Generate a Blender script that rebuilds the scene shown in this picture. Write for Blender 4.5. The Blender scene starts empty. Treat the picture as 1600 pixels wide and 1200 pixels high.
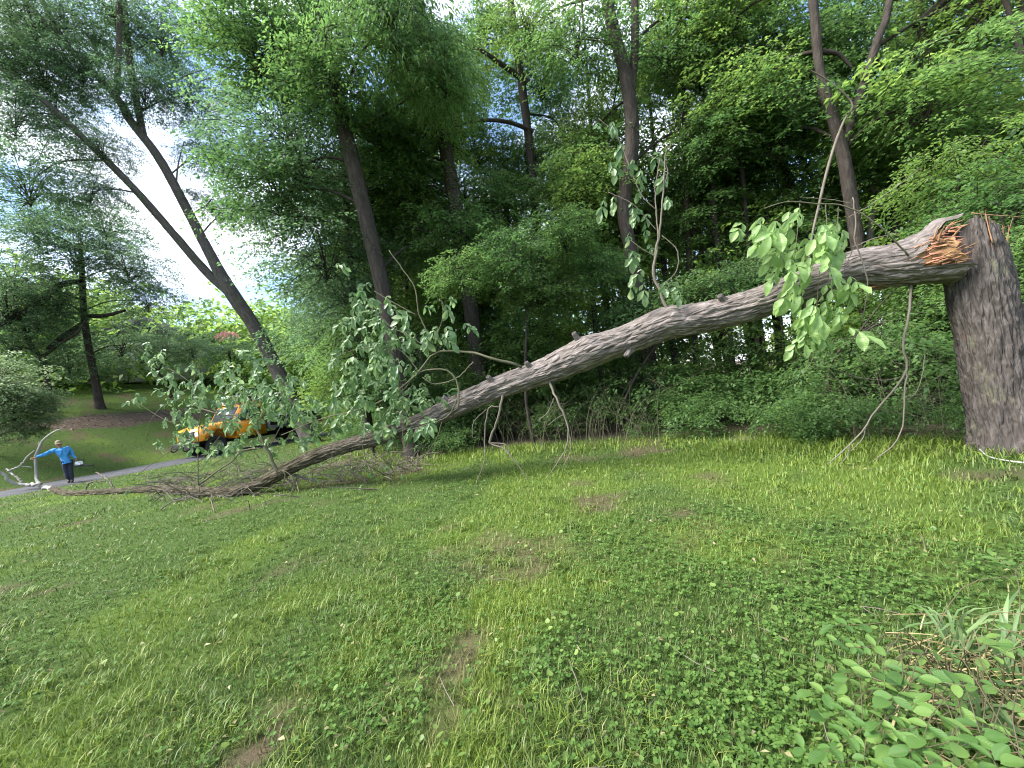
import bpy, math, random
import numpy as np
from mathutils import Vector, Matrix

SC = bpy.context.scene
COL = SC.collection
rnd = random.Random(7)
RS = np.random.RandomState
PI = math.pi

# ------------------------------------------------------------------ camera
FPX = 620.0; CAMH = 1.65
ROLL = math.radians(7.0); PITCH = math.atan(5 / 620.0)
Fv = np.array([0, math.cos(PITCH), math.sin(PITCH)])
U0 = np.array([0, -math.sin(PITCH), math.cos(PITCH)])
Xv = np.array([1.0, 0, 0])
Rv = math.cos(ROLL) * Xv - math.sin(ROLL) * U0
Uv = math.sin(ROLL) * Xv + math.cos(ROLL) * U0
CAM = np.array([0, 0, CAMH])
cd = bpy.data.cameras.new('camera'); cam = bpy.data.objects.new('camera', cd); COL.objects.link(cam)
cd.sensor_width = 36; cd.lens = 36 * FPX / 1600.0; cd.clip_start = 0.05; cd.clip_end = 2000
cam.matrix_world = Matrix(((Rv[0], Uv[0], -Fv[0], CAM[0]), (Rv[1], Uv[1], -Fv[1], CAM[1]),
                           (Rv[2], Uv[2], -Fv[2], CAM[2]), (0, 0, 0, 1)))
SC.camera = cam

# ------------------------------------------------------------------ sky, sun, exposure
SUN_AZ = math.radians(-104)      # left of the view direction (+Y)
SUN_EL = math.radians(48)
world = bpy.data.worlds.new('World'); SC.world = world; world.use_nodes = True
nt = world.node_tree; nt.nodes.clear()
def N(t, typ, **kw):
    n = t.nodes.new(typ)
    for k, v in kw.items():
        setattr(n, k, v)
    return n
sky = N(nt, 'ShaderNodeTexSky', sky_type='NISHITA')
sky.sun_disc = False; sky.sun_elevation = SUN_EL; sky.sun_rotation = SUN_AZ
sky.air_density = 1.0; sky.dust_density = 0.6; sky.ozone_density = 2.5
tc = N(nt, 'ShaderNodeTexCoord')
mp = N(nt, 'ShaderNodeMapping'); mp.inputs['Scale'].default_value = (1.0, 1.0, 2.2)
nz = N(nt, 'ShaderNodeTexNoise'); nz.inputs['Scale'].default_value = 2.6; nz.inputs['Detail'].default_value = 7; nz.inputs['Roughness'].default_value = 0.55
rp = N(nt, 'ShaderNodeValToRGB'); rp.color_ramp.elements[0].position = 0.44; rp.color_ramp.elements[1].position = 0.64
mx = N(nt, 'ShaderNodeMix', data_type='RGBA')
mx.inputs['B'].default_value = (5.6, 5.8, 6.4, 1)
bg = N(nt, 'ShaderNodeBackground'); bg.inputs['Strength'].default_value = 0.085
wo = N(nt, 'ShaderNodeOutputWorld')
L = nt.links.new
L(tc.outputs['Generated'], mp.inputs['Vector']); L(mp.outputs[0], nz.inputs['Vector'])
L(nz.outputs['Fac'], rp.inputs['Fac']); L(rp.outputs['Color'], mx.inputs['Factor'])
L(sky.outputs[0], mx.inputs['A']); L(mx.outputs['Result'], bg.inputs['Color']); L(bg.outputs[0], wo.inputs['Surface'])
sl = bpy.data.lights.new('sun', 'SUN'); sun = bpy.data.objects.new('sun', sl); COL.objects.link(sun)
sl.energy = 2.5; sl.angle = math.radians(28); sl.color = (1.0, 0.96, 0.90)
sd = Vector((math.sin(SUN_AZ) * math.cos(SUN_EL), math.cos(SUN_AZ) * math.cos(SUN_EL), math.sin(SUN_EL)))
sun.rotation_euler = (-sd).to_track_quat('-Z', 'Y').to_euler()
vs = SC.view_settings
vs.view_transform = 'Standard'; vs.look = 'None'; vs.exposure = 2.38; vs.gamma = 1
SC.cycles.max_bounces = 7; SC.cycles.diffuse_bounces = 3; SC.cycles.transmission_bounces = 5
SC.cycles.glossy_bounces = 2; SC.cycles.transparent_max_bounces = 4
SC.cycles.use_denoising = True
SC.cycles.filter_width = 1.1

# ------------------------------------------------------------------ helpers: noise, rays, terrain
def _h(ix, iy, iz, s):
    n = (ix * 374761393 + iy * 668265263 + iz * 2147483647 + s * 974711) & 0xFFFFFFFF
    n = ((n ^ (n >> 13)) * 1274126177) & 0xFFFFFFFF
    n = (n ^ (n >> 16)) & 0xFFFF
    return n / 65535.0
def vn(x, y, z=0.0, s=0):
    x, y, z = np.broadcast_arrays(np.asarray(x, float), np.asarray(y, float), np.asarray(z, float))
    x0 = np.floor(x); y0 = np.floor(y); z0 = np.floor(z)
    fx = x - x0; fy = y - y0; fz = z - z0
    fx = fx * fx * (3 - 2 * fx); fy = fy * fy * (3 - 2 * fy); fz = fz * fz * (3 - 2 * fz)
    x0 = x0.astype(np.int64); y0 = y0.astype(np.int64); z0 = z0.astype(np.int64)
    r = 0
    for a in (0, 1):
        for b in (0, 1):
            for c in (0, 1):
                w = (fx if a else 1 - fx) * (fy if b else 1 - fy) * (fz if c else 1 - fz)
                r = r + w * _h(x0 + a, y0 + b, z0 + c, s)
    return r            # 0..1
def fbm(x, y, z=0.0, s=0, o=4):
    r = 0; a = 0.5; t = 0
    for i in range(o):
        r = r + a * vn(np.asarray(x) * 2 ** i, np.asarray(y) * 2 ** i, np.asarray(z) * 2 ** i, s + i * 17)
        t += a; a *= 0.5
    return r / t
def sstep(a, b, x):
    t = np.clip((np.asarray(x, float) - a) / (b - a), 0, 1)
    return t * t * (3 - 2 * t)

DRIVE = np.array([(-40, -12), (-26, 6), (-21.2, 12.4), (-18.7, 17), (-16.6, 21.5), (-14.2, 27), (-11.8, 34), (-8, 46), (-2, 62)], float)
def resample(pts, n):
    """Catmull-Rom through the points, n samples even in arc length."""
    P = np.asarray(pts, float); m = len(P)
    if m == 2:
        t = np.linspace(0, 1, n)[:, None]; return P[0] * (1 - t) + P[1] * t
    E = np.vstack([2 * P[0] - P[1], P, 2 * P[-1] - P[-2]])
    out = []
    for i in range(m - 1):
        p0, p1, p2, p3 = E[i], E[i + 1], E[i + 2], E[i + 3]
        t = np.linspace(0, 1, 16, endpoint=False)[:, None]
        out.append(0.5 * (2 * p1 + (p2 - p0) * t + (2 * p0 - 5 * p1 + 4 * p2 - p3) * t ** 2 + (3 * p1 - p0 - 3 * p2 + p3) * t ** 3))
    out = np.vstack(out + [P[-1:]])
    d = np.r_[0, np.cumsum(np.linalg.norm(np.diff(out[:, :3], axis=0), axis=1))]
    s = np.linspace(0, d[-1], n)
    return np.stack([np.interp(s, d, out[:, k]) for k in range(P.shape[1])], 1)
DC = resample(DRIVE, 160)
DT = np.gradient(DC, axis=0); DT /= np.linalg.norm(DT, axis=1)[:, None]
DN = np.stack([-DT[:, 1], DT[:, 0]], 1)             # points to the far (left, uphill) side
DRIVE_W = 1.95
def drive_sd(x, y):
    x = np.asarray(x, float); y = np.asarray(y, float); sh = x.shape
    x = x.ravel(); y = y.ravel(); o = np.empty(x.shape)
    for i in range(0, len(x), 40000):
        dx = x[i:i + 40000, None] - DC[None, :, 0]; dy = y[i:i + 40000, None] - DC[None, :, 1]
        k = np.argmin(dx * dx + dy * dy, 1); r = np.arange(len(k))
        sg = dx[r, k] * DN[k, 0] + dy[r, k] * DN[k, 1]
        o[i:i + 40000] = np.where(sg < 0, -1, 1) * np.sqrt(dx[r, k] ** 2 + dy[r, k] ** 2)
    return o.reshape(sh)
def height(x, y):
    x = np.asarray(x, float); y = np.asarray(y, float)
    s = drive_sd(x, y)
    bank = 3.0 * sstep(1.8, 10, s) + 0.22 * np.clip(s - 8, 0, 60) * sstep(8, 16, s)
    lawn = 0.10 * (fbm(x * 0.35 + 9, y * 0.35, 0, 3, 3) - 0.5) * sstep(1.5, 3.5, np.abs(s))
    lawn = lawn + 0.035 * (fbm(x * 1.6, y * 1.6, 0, 5, 2) - 0.5) * sstep(2.0, 3.0, np.abs(s))
    return bank + lawn
def h1(x, y): return float(height(np.array([x]), np.array([y]))[0])
def ray(px, py): return Fv + ((px - 800) / FPX) * Rv - ((py - 600) / FPX) * Uv
def P(px, py, depth): return CAM + ray(px, py) * depth
def G(px, py, up=0.0):
    d = ray(px, py); t = 1.0
    for i in range(4000):
        q = CAM + d * t
        if q[2] <= up + (0 if q[0] > -14 else h1(q[0], q[1])): break
        t += 0.02 + t * 0.003
        if t > 90: break
    return CAM + d * t
def proj(q):
    v = np.asarray(q, float) - CAM; z = v @ Fv
    return 800 + FPX * (v @ Rv) / z, 600 - FPX * (v @ Uv) / z, z

# plane that holds the broken trunk: from the stump's foot to where the trunk meets the lawn
STUMP_XY = np.array([6.50, 5.41]); CONTACT = np.array([-7.0, 9.10])
pd = CONTACT - STUMP_XY; pd /= np.linalg.norm(pd)
PN = np.array([pd[1], -pd[0], 0.0])
if PN @ np.array([0, -1, 0]) < 0: PN = -PN         # towards the camera
def PT(px, py, off=0.0):
    d = ray(px, py); p0 = np.array([STUMP_XY[0], STUMP_XY[1], 0]) + PN * off
    t = ((p0 - CAM) @ PN) / (d @ PN)
    return CAM + d * t

# ------------------------------------------------------------------ helpers: meshes and objects
def mk_mesh(name, V, quads=None, tris=None, mats=(), mi=None, uv=None, smooth=True, attrs=None):
    me = bpy.data.meshes.new(name)
    V = np.asarray(V, np.float32)
    q = np.zeros((0, 4), np.int32) if quads is None or len(quads) == 0 else np.asarray(quads, np.int32)
    t = np.zeros((0, 3), np.int32) if tris is None or len(tris) == 0 else np.asarray(tris, np.int32)
    me.vertices.add(len(V)); me.vertices.foreach_set('co', V.ravel())
    lv = np.concatenate([q.ravel(), t.ravel()]).astype(np.int32)
    me.loops.add(len(lv)); me.loops.foreach_set('vertex_index', lv)
    ls = np.concatenate([np.arange(len(q)) * 4, len(q) * 4 + np.arange(len(t)) * 3]).astype(np.int32)
    me.polygons.add(len(ls)); me.polygons.foreach_set('loop_start', ls)
    if smooth: me.polygons.foreach_set('use_smooth', np.ones(len(ls), bool))
    for m in mats: me.materials.append(m)
    if mi is not None: me.polygons.foreach_set('material_index', np.asarray(mi, np.int32))
    if uv is not None:
        l = me.uv_layers.new(name='UVMap'); l.data.foreach_set('uv', np.asarray(uv, np.float32)[lv].ravel())
    for k, a in (attrs or {}).items():
        at = me.attributes.new(k, 'FLOAT', 'POINT'); at.data.foreach_set('value', np.asarray(a, np.float32))
    me.update(calc_edges=True)
    return me
def link(name, me, parent=None, loc=None, rot=None, scale=None):
    o = bpy.data.objects.new(name, me); COL.objects.link(o)
    if parent is not None: o.parent = parent
    if loc is not None: o.location = loc
    if rot is not None: o.rotation_euler = rot
    if scale is not None: o.scale = scale if hasattr(scale, '__len__') else (scale,) * 3
    return o
def tag(o, label=None, cat=None, group=None, kind=None):
    if label: o['label'] = label
    if cat: o['category'] = cat
    if group: o['group'] = group
    if kind: o['kind'] = kind
    return o
def thing(name, label, cat, loc=(0, 0, 0), rz=0, group=None):
    o = link(name, None, None, tuple(float(v) for v in loc), (0, 0, rz)); o.empty_display_size = 0.2
    return tag(o, label, cat, group)
class MB:
    """collects vertices and faces, then becomes one mesh"""
    def __init__(s): s.V = []; s.Q = []; s.T = []; s.UV = []; s.qm = []; s.tm = []; s.n = 0
    def add(s, V, Q=None, T=None, UV=None, m=0):
        V = np.asarray(V, float); s.V.append(V)
        if Q is not None and len(Q): s.Q.append(np.asarray(Q) + s.n); s.qm.append(np.full(len(Q), m))
        if T is not None and len(T): s.T.append(np.asarray(T) + s.n); s.tm.append(np.full(len(T), m))
        s.UV.append(np.zeros((len(V), 2)) if UV is None else np.asarray(UV, float)); s.n += len(V)
        return s
    def mesh(s, name, mats, smooth=True):
        cat = lambda l, w: np.vstack(l) if l else np.zeros((0, w))
        mi = np.concatenate(s.qm + s.tm) if (s.qm or s.tm) else None
        return mk_mesh(name, np.vstack(s.V), cat(s.Q, 4), cat(s.T, 3), mats, mi, np.vstack(s.UV), smooth)
    def obj(s, name, mats, parent=None, smooth=True, origin=None):
        if not isinstance(mats, (list, tuple)): mats = [mats]
        if origin is not None: s.V = [v - np.asarray(origin, float) for v in s.V]
        return link(name, s.mesh(name, mats, smooth), parent, None if origin is None else tuple(float(v) for v in origin))
    def box(s, c, d, R=None, bevel=0.0, m=0, taper=(1, 1)):
        c = np.asarray(c, float); hx, hy, hz = np.asarray(d, float) / 2
        b = min(bevel, hx * .9, hy * .9, hz * .9)
        if b <= 0:
            V = np.array([(x, y, z) for x in (-hx, hx) for y in (-hy, hy) for z in (-hz, hz)])
            Q = [(0, 1, 3, 2), (4, 6, 7, 5), (0, 4, 5, 1), (2, 3, 7, 6), (0, 2, 6, 4), (1, 5, 7, 3)]
            T = []
        else:
            V = []; idx = {}
            for sx in (-1, 1):
                for sy in (-1, 1):
                    for sz in (-1, 1):
                        for ax in range(3):
                            p = [sx * (hx - b), sy * (hy - b), sz * (hz - b)]
                            p[ax] = (sx * hx, sy * hy, sz * hz)[ax]
                            idx[(sx, sy, sz, ax)] = len(V); V.append(p)
            V = np.array(V); Q = []; T = []
            for ax in range(3):
                o = [a for a in range(3) if a != ax]
                for sg in (-1, 1):
                    f = []
                    for a, bb in ((-1, -1), (1, -1), (1, 1), (-1, 1)):
                        k = [0, 0, 0]; k[ax] = sg; k[o[0]] = a; k[o[1]] = bb
                        f.append(idx[(*k, ax)])
                    Q.append(f if (sg > 0) == (ax != 1) else f[::-1])
            for ax in range(3):
                o = [a for a in range(3) if a != ax]
                for a in (-1, 1):
                    for bb in (-1, 1):
                        k0 = [0, 0, 0]; k1 = [0, 0, 0]
                        k0[ax] = -1; k1[ax] = 1
                        for k in (k0, k1): k[o[0]] = a; k[o[1]] = bb
                        Q.append((idx[(*k0, o[0])], idx[(*k1, o[0])], idx[(*k1, o[1])], idx[(*k0, o[1])]))
            for sx in (-1, 1):
                for sy in (-1, 1):
                    for sz in (-1, 1):
                        T.append([idx[(sx, sy, sz, a)] for a in range(3)])
        if taper != (1, 1):
            f = (V[:, 2] + hz) / (2 * hz); V[:, 0] *= 1 + f * (taper[0] - 1); V[:, 1] *= 1 + f * (taper[1] - 1)
        if R is not None: V = V @ np.asarray(R).T
        return s.add(V + c, Q, T, m=m)
    def prism(s, poly, y0, y1, m=0):
        """polygon in x-z pushed along y, capped with fans"""
        n = len(poly); p = np.asarray(poly, float)
        V = np.vstack([np.c_[p[:, 0], np.full(n, y0), p[:, 1]], np.c_[p[:, 0], np.full(n, y1), p[:, 1]],
                       [[p[:, 0].mean(), y0, p[:, 1].mean()], [p[:, 0].mean(), y1, p[:, 1].mean()]]])
        Q = [(i, (i + 1) % n, n + (i + 1) % n, n + i) for i in range(n)]
        T = [((i + 1) % n, i, 2 * n) for i in range(n)] + [(n + i, n + (i + 1) % n, 2 * n + 1) for i in range(n)]
        return s.add(V, Q, T, m=m)
    def tube(s, pts, rad, sides=6, cap=True, m=0):
        V, Q, UV = tube_arrays(np.asarray(pts, float), np.asarray(rad, float), sides)
        T = []
        if cap:
            n = len(V); k = sides + 1
            V = np.vstack([V, pts[0], pts[-1]]); UV = np.vstack([UV, [0, 0], [0, 0]])
            T = [(i + 1, i, n) for i in range(sides)] + [(n - k + i, n - k + i + 1, n + 1) for i in range(sides)]
        return s.add(V, Q, T, UV, m)
def frames(C):
    T = np.gradient(C, axis=0); T /= np.linalg.norm(T, axis=1)[:, None] + 1e-9
    A = np.zeros_like(C); ref = np.array([0, 0, 1.0]) if abs(T[0][2]) < 0.9 else np.array([1.0, 0, 0])
    a = ref - T[0] * (ref @ T[0]); a /= np.linalg.norm(a)
    for i in range(len(C)):
        a = a - T[i] * (a @ T[i]); a /= np.linalg.norm(a) + 1e-9; A[i] = a
    return T, A, np.cross(T, A)
def tube_arrays(C, r, sides):
    n = len(C); T, A, B = frames(C)
    th = np.linspace(0, 2 * PI, sides + 1)
    r = np.broadcast_to(r, (n,))
    V = C[:, None] + r[:, None, None] * (np.cos(th)[None, :, None] * A[:, None] + np.sin(th)[None, :, None] * B[:, None])
    s = np.r_[0, np.cumsum(np.linalg.norm(np.diff(C, axis=0), axis=1))]
    UV = np.stack([np.broadcast_to(th / (2 * PI), (n, sides + 1)) * 2 * PI * np.mean(r), np.broadcast_to(s[:, None], (n, sides + 1))], -1)
    i, j = np.meshgrid(np.arange(n - 1), np.arange(sides), indexing='ij'); k = sides + 1
    Q = np.stack([i * k + j, i * k + j + 1, (i + 1) * k + j + 1, (i + 1) * k + j], -1).reshape(-1, 4)
    return V.reshape(-1, 3), Q, UV.reshape(-1, 2)
def bark_tube(pts, radii, n, sides, amp=0.02, freq=1.0, seed=0, lump=0.05, flare=0.0, ends=None, vf=2.0):
    """tapered trunk with knotted, furrowed relief; ends = per-angle start offset function"""
    pr = resample(np.c_[np.asarray(pts, float), np.asarray(radii, float)], n)
    C = pr[:, :3]; r = pr[:, 3]
    T, A, B = frames(C)
    th = np.linspace(0, 2 * PI, sides + 1)
    s = np.r_[0, np.cumsum(np.linalg.norm(np.diff(C, axis=0), axis=1))]
    S = np.broadcast_to(s[:, None], (n, sides + 1)).copy()
    if ends is not None:
        s0 = ends(th); v = s / s[-1]
        S = s0[None, :] * (1 - v[:, None]) ** 3 + s[:, None] * 1.0
        S = np.clip(S, 0, s[-1])
    def at(M): return np.stack([np.interp(S, s, M[:, k]) for k in range(3)], -1)
    Cc, Aa, Bb = at(C), at(A), at(B); R = np.interp(S, s, r)
    ct, st = np.cos(th)[None], np.sin(th)[None]
    ux, uy = ct * R * 9 * freq, st * R * 9 * freq; uz = S * vf * freq
    wob = fbm(ux * 0.5, uy * 0.5, uz * 0.9, seed, 2) * 2.4
    rid = 1 - np.abs(2 * vn(ux * 1.5 + wob, uy * 1.5 + wob, uz * 0.9, seed + 3) - 1)
    rid2 = 1 - np.abs(2 * vn(ux * 3.1 + wob, uy * 3.1, uz * 2.1, seed + 7) - 1)
    d = amp * (0.7 * rid ** 1.5 + 0.45 * rid2 ** 1.5 - 0.45) + lump * R * (fbm(ct * 1.3, st * 1.3, S * 0.7, seed + 11, 3) - 0.5) * 2
    if flare: d = d + flare * np.exp(-S / 0.22) * (0.6 + 0.6 * vn(ct * 1.8 + 5, st * 1.8, 0, seed + 5))
    Rr = (R + d)[..., None]
    V = Cc + Rr * (ct[..., None] * Aa + st[..., None] * Bb)
    V[:, -1] = V[:, 0]
    UV = np.stack([np.broadcast_to(th / (2 * PI), S.shape) * 2 * PI * r.mean(), S], -1)
    i, j = np.meshgrid(np.arange(n - 1), np.arange(sides), indexing='ij'); k = sides + 1
    Q = np.stack([i * k + j, i * k + j + 1, (i + 1) * k + j + 1, (i + 1) * k + j], -1).reshape(-1, 4)
    return V.reshape(-1, 3), Q, UV.reshape(-1, 2), (C, r, s, T, A, B)

# ------------------------------------------------------------------ materials
def new_mat(name):
    m = bpy.data.materials.new(name); m.use_nodes = True
    t = m.node_tree; t.nodes.clear()
    o = N(t, 'ShaderNodeOutputMaterial'); b = N(t, 'ShaderNodeBsdfPrincipled')
    t.links.new(b.outputs[0], o.inputs['Surface'])
    return m, t, b, o
def ramp(t, stops, src):
    r = N(t, 'ShaderNodeValToRGB'); e = r.color_ramp.elements
    while len(e) < len(stops): e.new(0.5)
    for k, (p, c) in zip(e, stops): k.position = p; k.color = (*c, 1)
    t.links.new(src, r.inputs['Fac']); return r.outputs['Color']
def noise(t, scale, detail=4, rough=0.55, vec=None, dist=0.0):
    n = N(t, 'ShaderNodeTexNoise'); n.inputs['Scale'].default_value = scale; n.inputs['Detail'].default_value = detail
    n.inputs['Roughness'].default_value = rough; n.inputs['Distortion'].default_value = dist
    if vec is not None: t.links.new(vec, n.inputs['Vector'])
    return n.outputs['Fac']
def mixc(t, f, a, b):
    m = N(t, 'ShaderNodeMix', data_type='RGBA')
    for s, v in (('Factor', f), ('A', a), ('B', b)):
        if hasattr(v, 'is_linked') or hasattr(v, 'links'): t.links.new(v, m.inputs[s])
        else: m.inputs[s].default_value = v if s == 'Factor' else (*v, 1)
    return m.outputs['Result']
def mapping(t, src, sc):
    m = N(t, 'ShaderNodeMapping'); m.inputs['Scale'].default_value = sc; t.links.new(src, m.inputs['Vector']); return m.outputs[0]
def bumpn(t, b, h, strength, dist):
    n = N(t, 'ShaderNodeBump'); n.inputs['Strength'].default_value = strength; n.inputs['Distance'].default_value = dist
    t.links.new(h, n.inputs['Height']); t.links.new(n.outputs[0], b.inputs['Normal'])
def leaf_mat(name, c0, c1, c2, trans=0.4, tcol=None, rough=0.5, spec=0.35, obj_var=True):
    """three tones spread over leaves at random; light also passes through the blade"""
    m, t, b, o = new_mat(name)
    g = N(t, 'ShaderNodeNewGeometry'); oi = N(t, 'ShaderNodeObjectInfo')
    ad = N(t, 'ShaderNodeMath', operation='ADD')
    t.links.new(g.outputs['Random Per Island'], ad.inputs[0])
    if obj_var:
        mu = N(t, 'ShaderNodeMath', operation='MULTIPLY_ADD'); mu.inputs[1].default_value = 0.7; mu.inputs[2].default_value = -0.35
        t.links.new(oi.outputs['Random'], mu.inputs[0]); t.links.new(mu.outputs[0], ad.inputs[1])
    else: ad.inputs[1].default_value = 0
    col = ramp(t, [(0.0, c0), (0.5, c1), (1.0, c2)], ad.outputs[0])
    t.links.new(col, b.inputs['Base Color'])
    b.inputs['Roughness'].default_value = rough; b.inputs['Specular IOR Level'].default_value = spec
    tr = N(t, 'ShaderNodeBsdfTranslucent'); ms = N(t, 'ShaderNodeMixShader'); ms.inputs[0].default_value = trans
    hs = N(t, 'ShaderNodeHueSaturation'); hs.inputs['Hue'].default_value = 0.492; hs.inputs['Saturation'].default_value = 0.98; hs.inputs['Value'].default_value = 2.1
    t.links.new(col, hs.inputs['Color']); t.links.new(hs.outputs[0], tr.inputs['Color'])
    t.links.new(b.outputs[0], ms.inputs[1]); t.links.new(tr.outputs[0], ms.inputs[2]); t.links.new(ms.outputs[0], o.inputs['Surface'])
    return m
def bark_mat(name, dark, mid, light, us=14.0, vs_=3.2, bump=0.012, moss=None, along=None):
    m, t, b, o = new_mat(name)
    u = N(t, 'ShaderNodeUVMap'); uv = mapping(t, u.outputs[0], (us, vs_, 1))
    n1 = noise(t, 1.0, 6, 0.62, uv, 0.6)
    n2 = noise(t, 0.45, 3, 0.5, mapping(t, u.outputs[0], (3, 2, 1)))
    v = N(t, 'ShaderNodeTexVoronoi', feature='DISTANCE_TO_EDGE'); v.inputs['Scale'].default_value = 1.0
    v.inputs['Randomness'].default_value = 1.0
    t.links.new(mapping(t, u.outputs[0], (us * 1.1, vs_ * 1.0, 1)), v.inputs['Vector'])
    c = ramp(t, [(0.25, dark), (0.5, mid), (0.78, light)], n1)
    mf = N(t, 'ShaderNodeMath', operation='MULTIPLY'); mf.inputs[1].default_value = 0.5; t.links.new(n2, mf.inputs[0])
    c2 = mixc(t, mf.outputs[0], c, mid)
    if moss:
        mo = ramp(t, [(0.57, (0, 0, 0)), (0.70, (1, 1, 1))], noise(t, 1.6, 4, 0.6, mapping(t, u.outputs[0], (2.5, 1.2, 1))))
        c2 = mixc(t, mo, c2, moss)
    if along:
        sx = N(t, 'ShaderNodeSeparateXYZ'); t.links.new(u.outputs[0], sx.inputs[0])
        mr = N(t, 'ShaderNodeMapRange'); mr.inputs['From Min'].default_value = along[0]; mr.inputs['From Max'].default_value = along[1]
        ad = N(t, 'ShaderNodeMath', operation='MULTIPLY_ADD'); ad.inputs[1].default_value = 5.0; t.links.new(n2, ad.inputs[0]); t.links.new(sx.outputs[1], ad.inputs[2])
        t.links.new(ad.outputs[0], mr.inputs['Value'])
        old = ramp(t, [(0.3, along[2]), (0.5, along[3]), (0.72, along[4])], n1)
        c2 = mixc(t, mr.outputs['Result'], c2, old)
    t.links.new(c2, b.inputs['Base Color']); b.inputs['Roughness'].default_value = 0.92; b.inputs['Specular IOR Level'].default_value = 0.15
    ed = N(t, 'ShaderNodeMath', operation='MINIMUM'); ed.inputs[1].default_value = 0.22
    t.links.new(v.outputs['Distance'], ed.inputs[0])
    ma = N(t, 'ShaderNodeMath', operation='MULTIPLY_ADD'); ma.inputs[1].default_value = 2.2
    t.links.new(ed.outputs[0], ma.inputs[0]); t.links.new(n1, ma.inputs[2])
    bumpn(t, b, ma.outputs[0], 0.9, bump)
    return m
def plain_mat(name, col, rough=0.5, metal=0.0, spec=0.5, var=0.25, scale=20.0, bump=0.0, coat=0.0):
    m, t, b, o = new_mat(name)
    t_c = N(t, 'ShaderNodeTexCoord'); n = noise(t, scale, 4, 0.6, t_c.outputs['Object'])
    c = ramp(t, [(0.25, tuple(v * (1 - var) for v in col)), (0.75, tuple(min(1, v * (1 + var)) for v in col))], n)
    t.links.new(c, b.inputs['Base Color']); b.inputs['Roughness'].default_value = rough; b.inputs['Metallic'].default_value = metal
    b.inputs['Specular IOR Level'].default_value = spec; b.inputs['Coat Weight'].default_value = coat
    if bump: bumpn(t, b, n, 0.6, bump)
    return m

M = {}
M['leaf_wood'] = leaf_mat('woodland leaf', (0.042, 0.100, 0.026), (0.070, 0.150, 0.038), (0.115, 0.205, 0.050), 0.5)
M['leaf_sunlit'] = leaf_mat('sunlit-toned woodland leaf', (0.066, 0.132, 0.026), (0.108, 0.190, 0.036), (0.165, 0.255, 0.050), 0.52)  # lighter, yellower copy of the woodland leaf: sunlit glow put into the colour
M['leaf_cool'] = leaf_mat('cool green leaf', (0.046, 0.098, 0.040), (0.070, 0.138, 0.056), (0.115, 0.190, 0.080), 0.48)
M['leaf_under'] = leaf_mat('undergrowth leaf', (0.034, 0.082, 0.024), (0.058, 0.122, 0.034), (0.100, 0.172, 0.046), 0.42)
M['leaf_pale'] = leaf_mat('hanging pale leaf', (0.150, 0.250, 0.075), (0.200, 0.315, 0.100), (0.265, 0.385, 0.130), 0.40, rough=0.42, spec=0.5)
M['leaf_silver'] = leaf_mat('wilting pale leaf', (0.075, 0.150, 0.050), (0.145, 0.225, 0.095), (0.250, 0.325, 0.150), 0.38, rough=0.42, spec=0.5)
M['leaf_rose'] = leaf_mat('rounded shrub leaf', (0.052, 0.115, 0.030), (0.085, 0.170, 0.042), (0.160, 0.255, 0.062), 0.38, rough=0.5, spec=0.3)
M['leaf_strap'] = leaf_mat('grey-green strap leaf', (0.085, 0.150, 0.055), (0.120, 0.195, 0.075), (0.180, 0.255, 0.105), 0.25, rough=0.45)
M['clover'] = leaf_mat('clover leaf', (0.050, 0.105, 0.022), (0.075, 0.145, 0.030), (0.115, 0.195, 0.042), 0.35, rough=.65, spec=.2, obj_var=False)
M['weed'] = leaf_mat('round weed leaf', (0.080, 0.150, 0.032), (0.130, 0.210, 0.048), (0.200, 0.280, 0.075), 0.38, obj_var=False)
M['pink'] = leaf_mat('pink blossom', (0.36, 0.12, 0.13), (0.42, 0.17, 0.18), (0.48, 0.24, 0.24), 0.35, obj_var=False)
M['straw'] = leaf_mat('dry straw', (0.22, 0.16, 0.075), (0.32, 0.25, 0.12), (0.44, 0.36, 0.19), 0.25, obj_var=False)
M['leaf_speck'] = leaf_mat('pale speckled leaf', (0.060, 0.115, 0.045), (0.110, 0.175, 0.075), (0.190, 0.255, 0.120), 0.40)
M['bark_fallen'] = bark_mat('furrowed grey bark', (0.045, 0.038, 0.032), (0.155, 0.132, 0.118), (0.360, 0.315, 0.290), 24, 4.0, 0.045, None, (10.0, 14.5, (.030, .026, .016), (.080, .068, .042), (.19, .165, .12)))
M['bark_stump'] = bark_mat('dark scaly bark', (0.026, 0.022, 0.019), (0.074, 0.063, 0.056), (0.185, 0.162, 0.150), 24, 5.0, 0.022, (0.13, 0.125, 0.085))
M['bark_moss'] = bark_mat('mossy trunk bark', (0.030, 0.026, 0.022), (0.080, 0.070, 0.060), (0.160, 0.143, 0.125), 15, 3.5, 0.012, (0.085, 0.105, 0.040))
M['bark_wood'] = bark_mat('woodland bark', (0.018, 0.014, 0.012), (0.045, 0.037, 0.031), (0.090, 0.076, 0.064), 12, 3.0, 0.014)
M['bark_pale'] = bark_mat('pale bark', (0.080, 0.066, 0.052), (0.155, 0.132, 0.106), (0.250, 0.220, 0.182), 10, 3.0, 0.006)
M['bark_white'] = bark_mat('silvery bark', (0.150, 0.138, 0.115), (0.290, 0.275, 0.245), (0.420, 0.405, 0.370), 8, 3.0, 0.005)
M['twig'] = bark_mat('green-brown twig', (0.060, 0.055, 0.035), (0.110, 0.105, 0.065), (0.190, 0.180, 0.120), 30, 8.0, 0.002)
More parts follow.
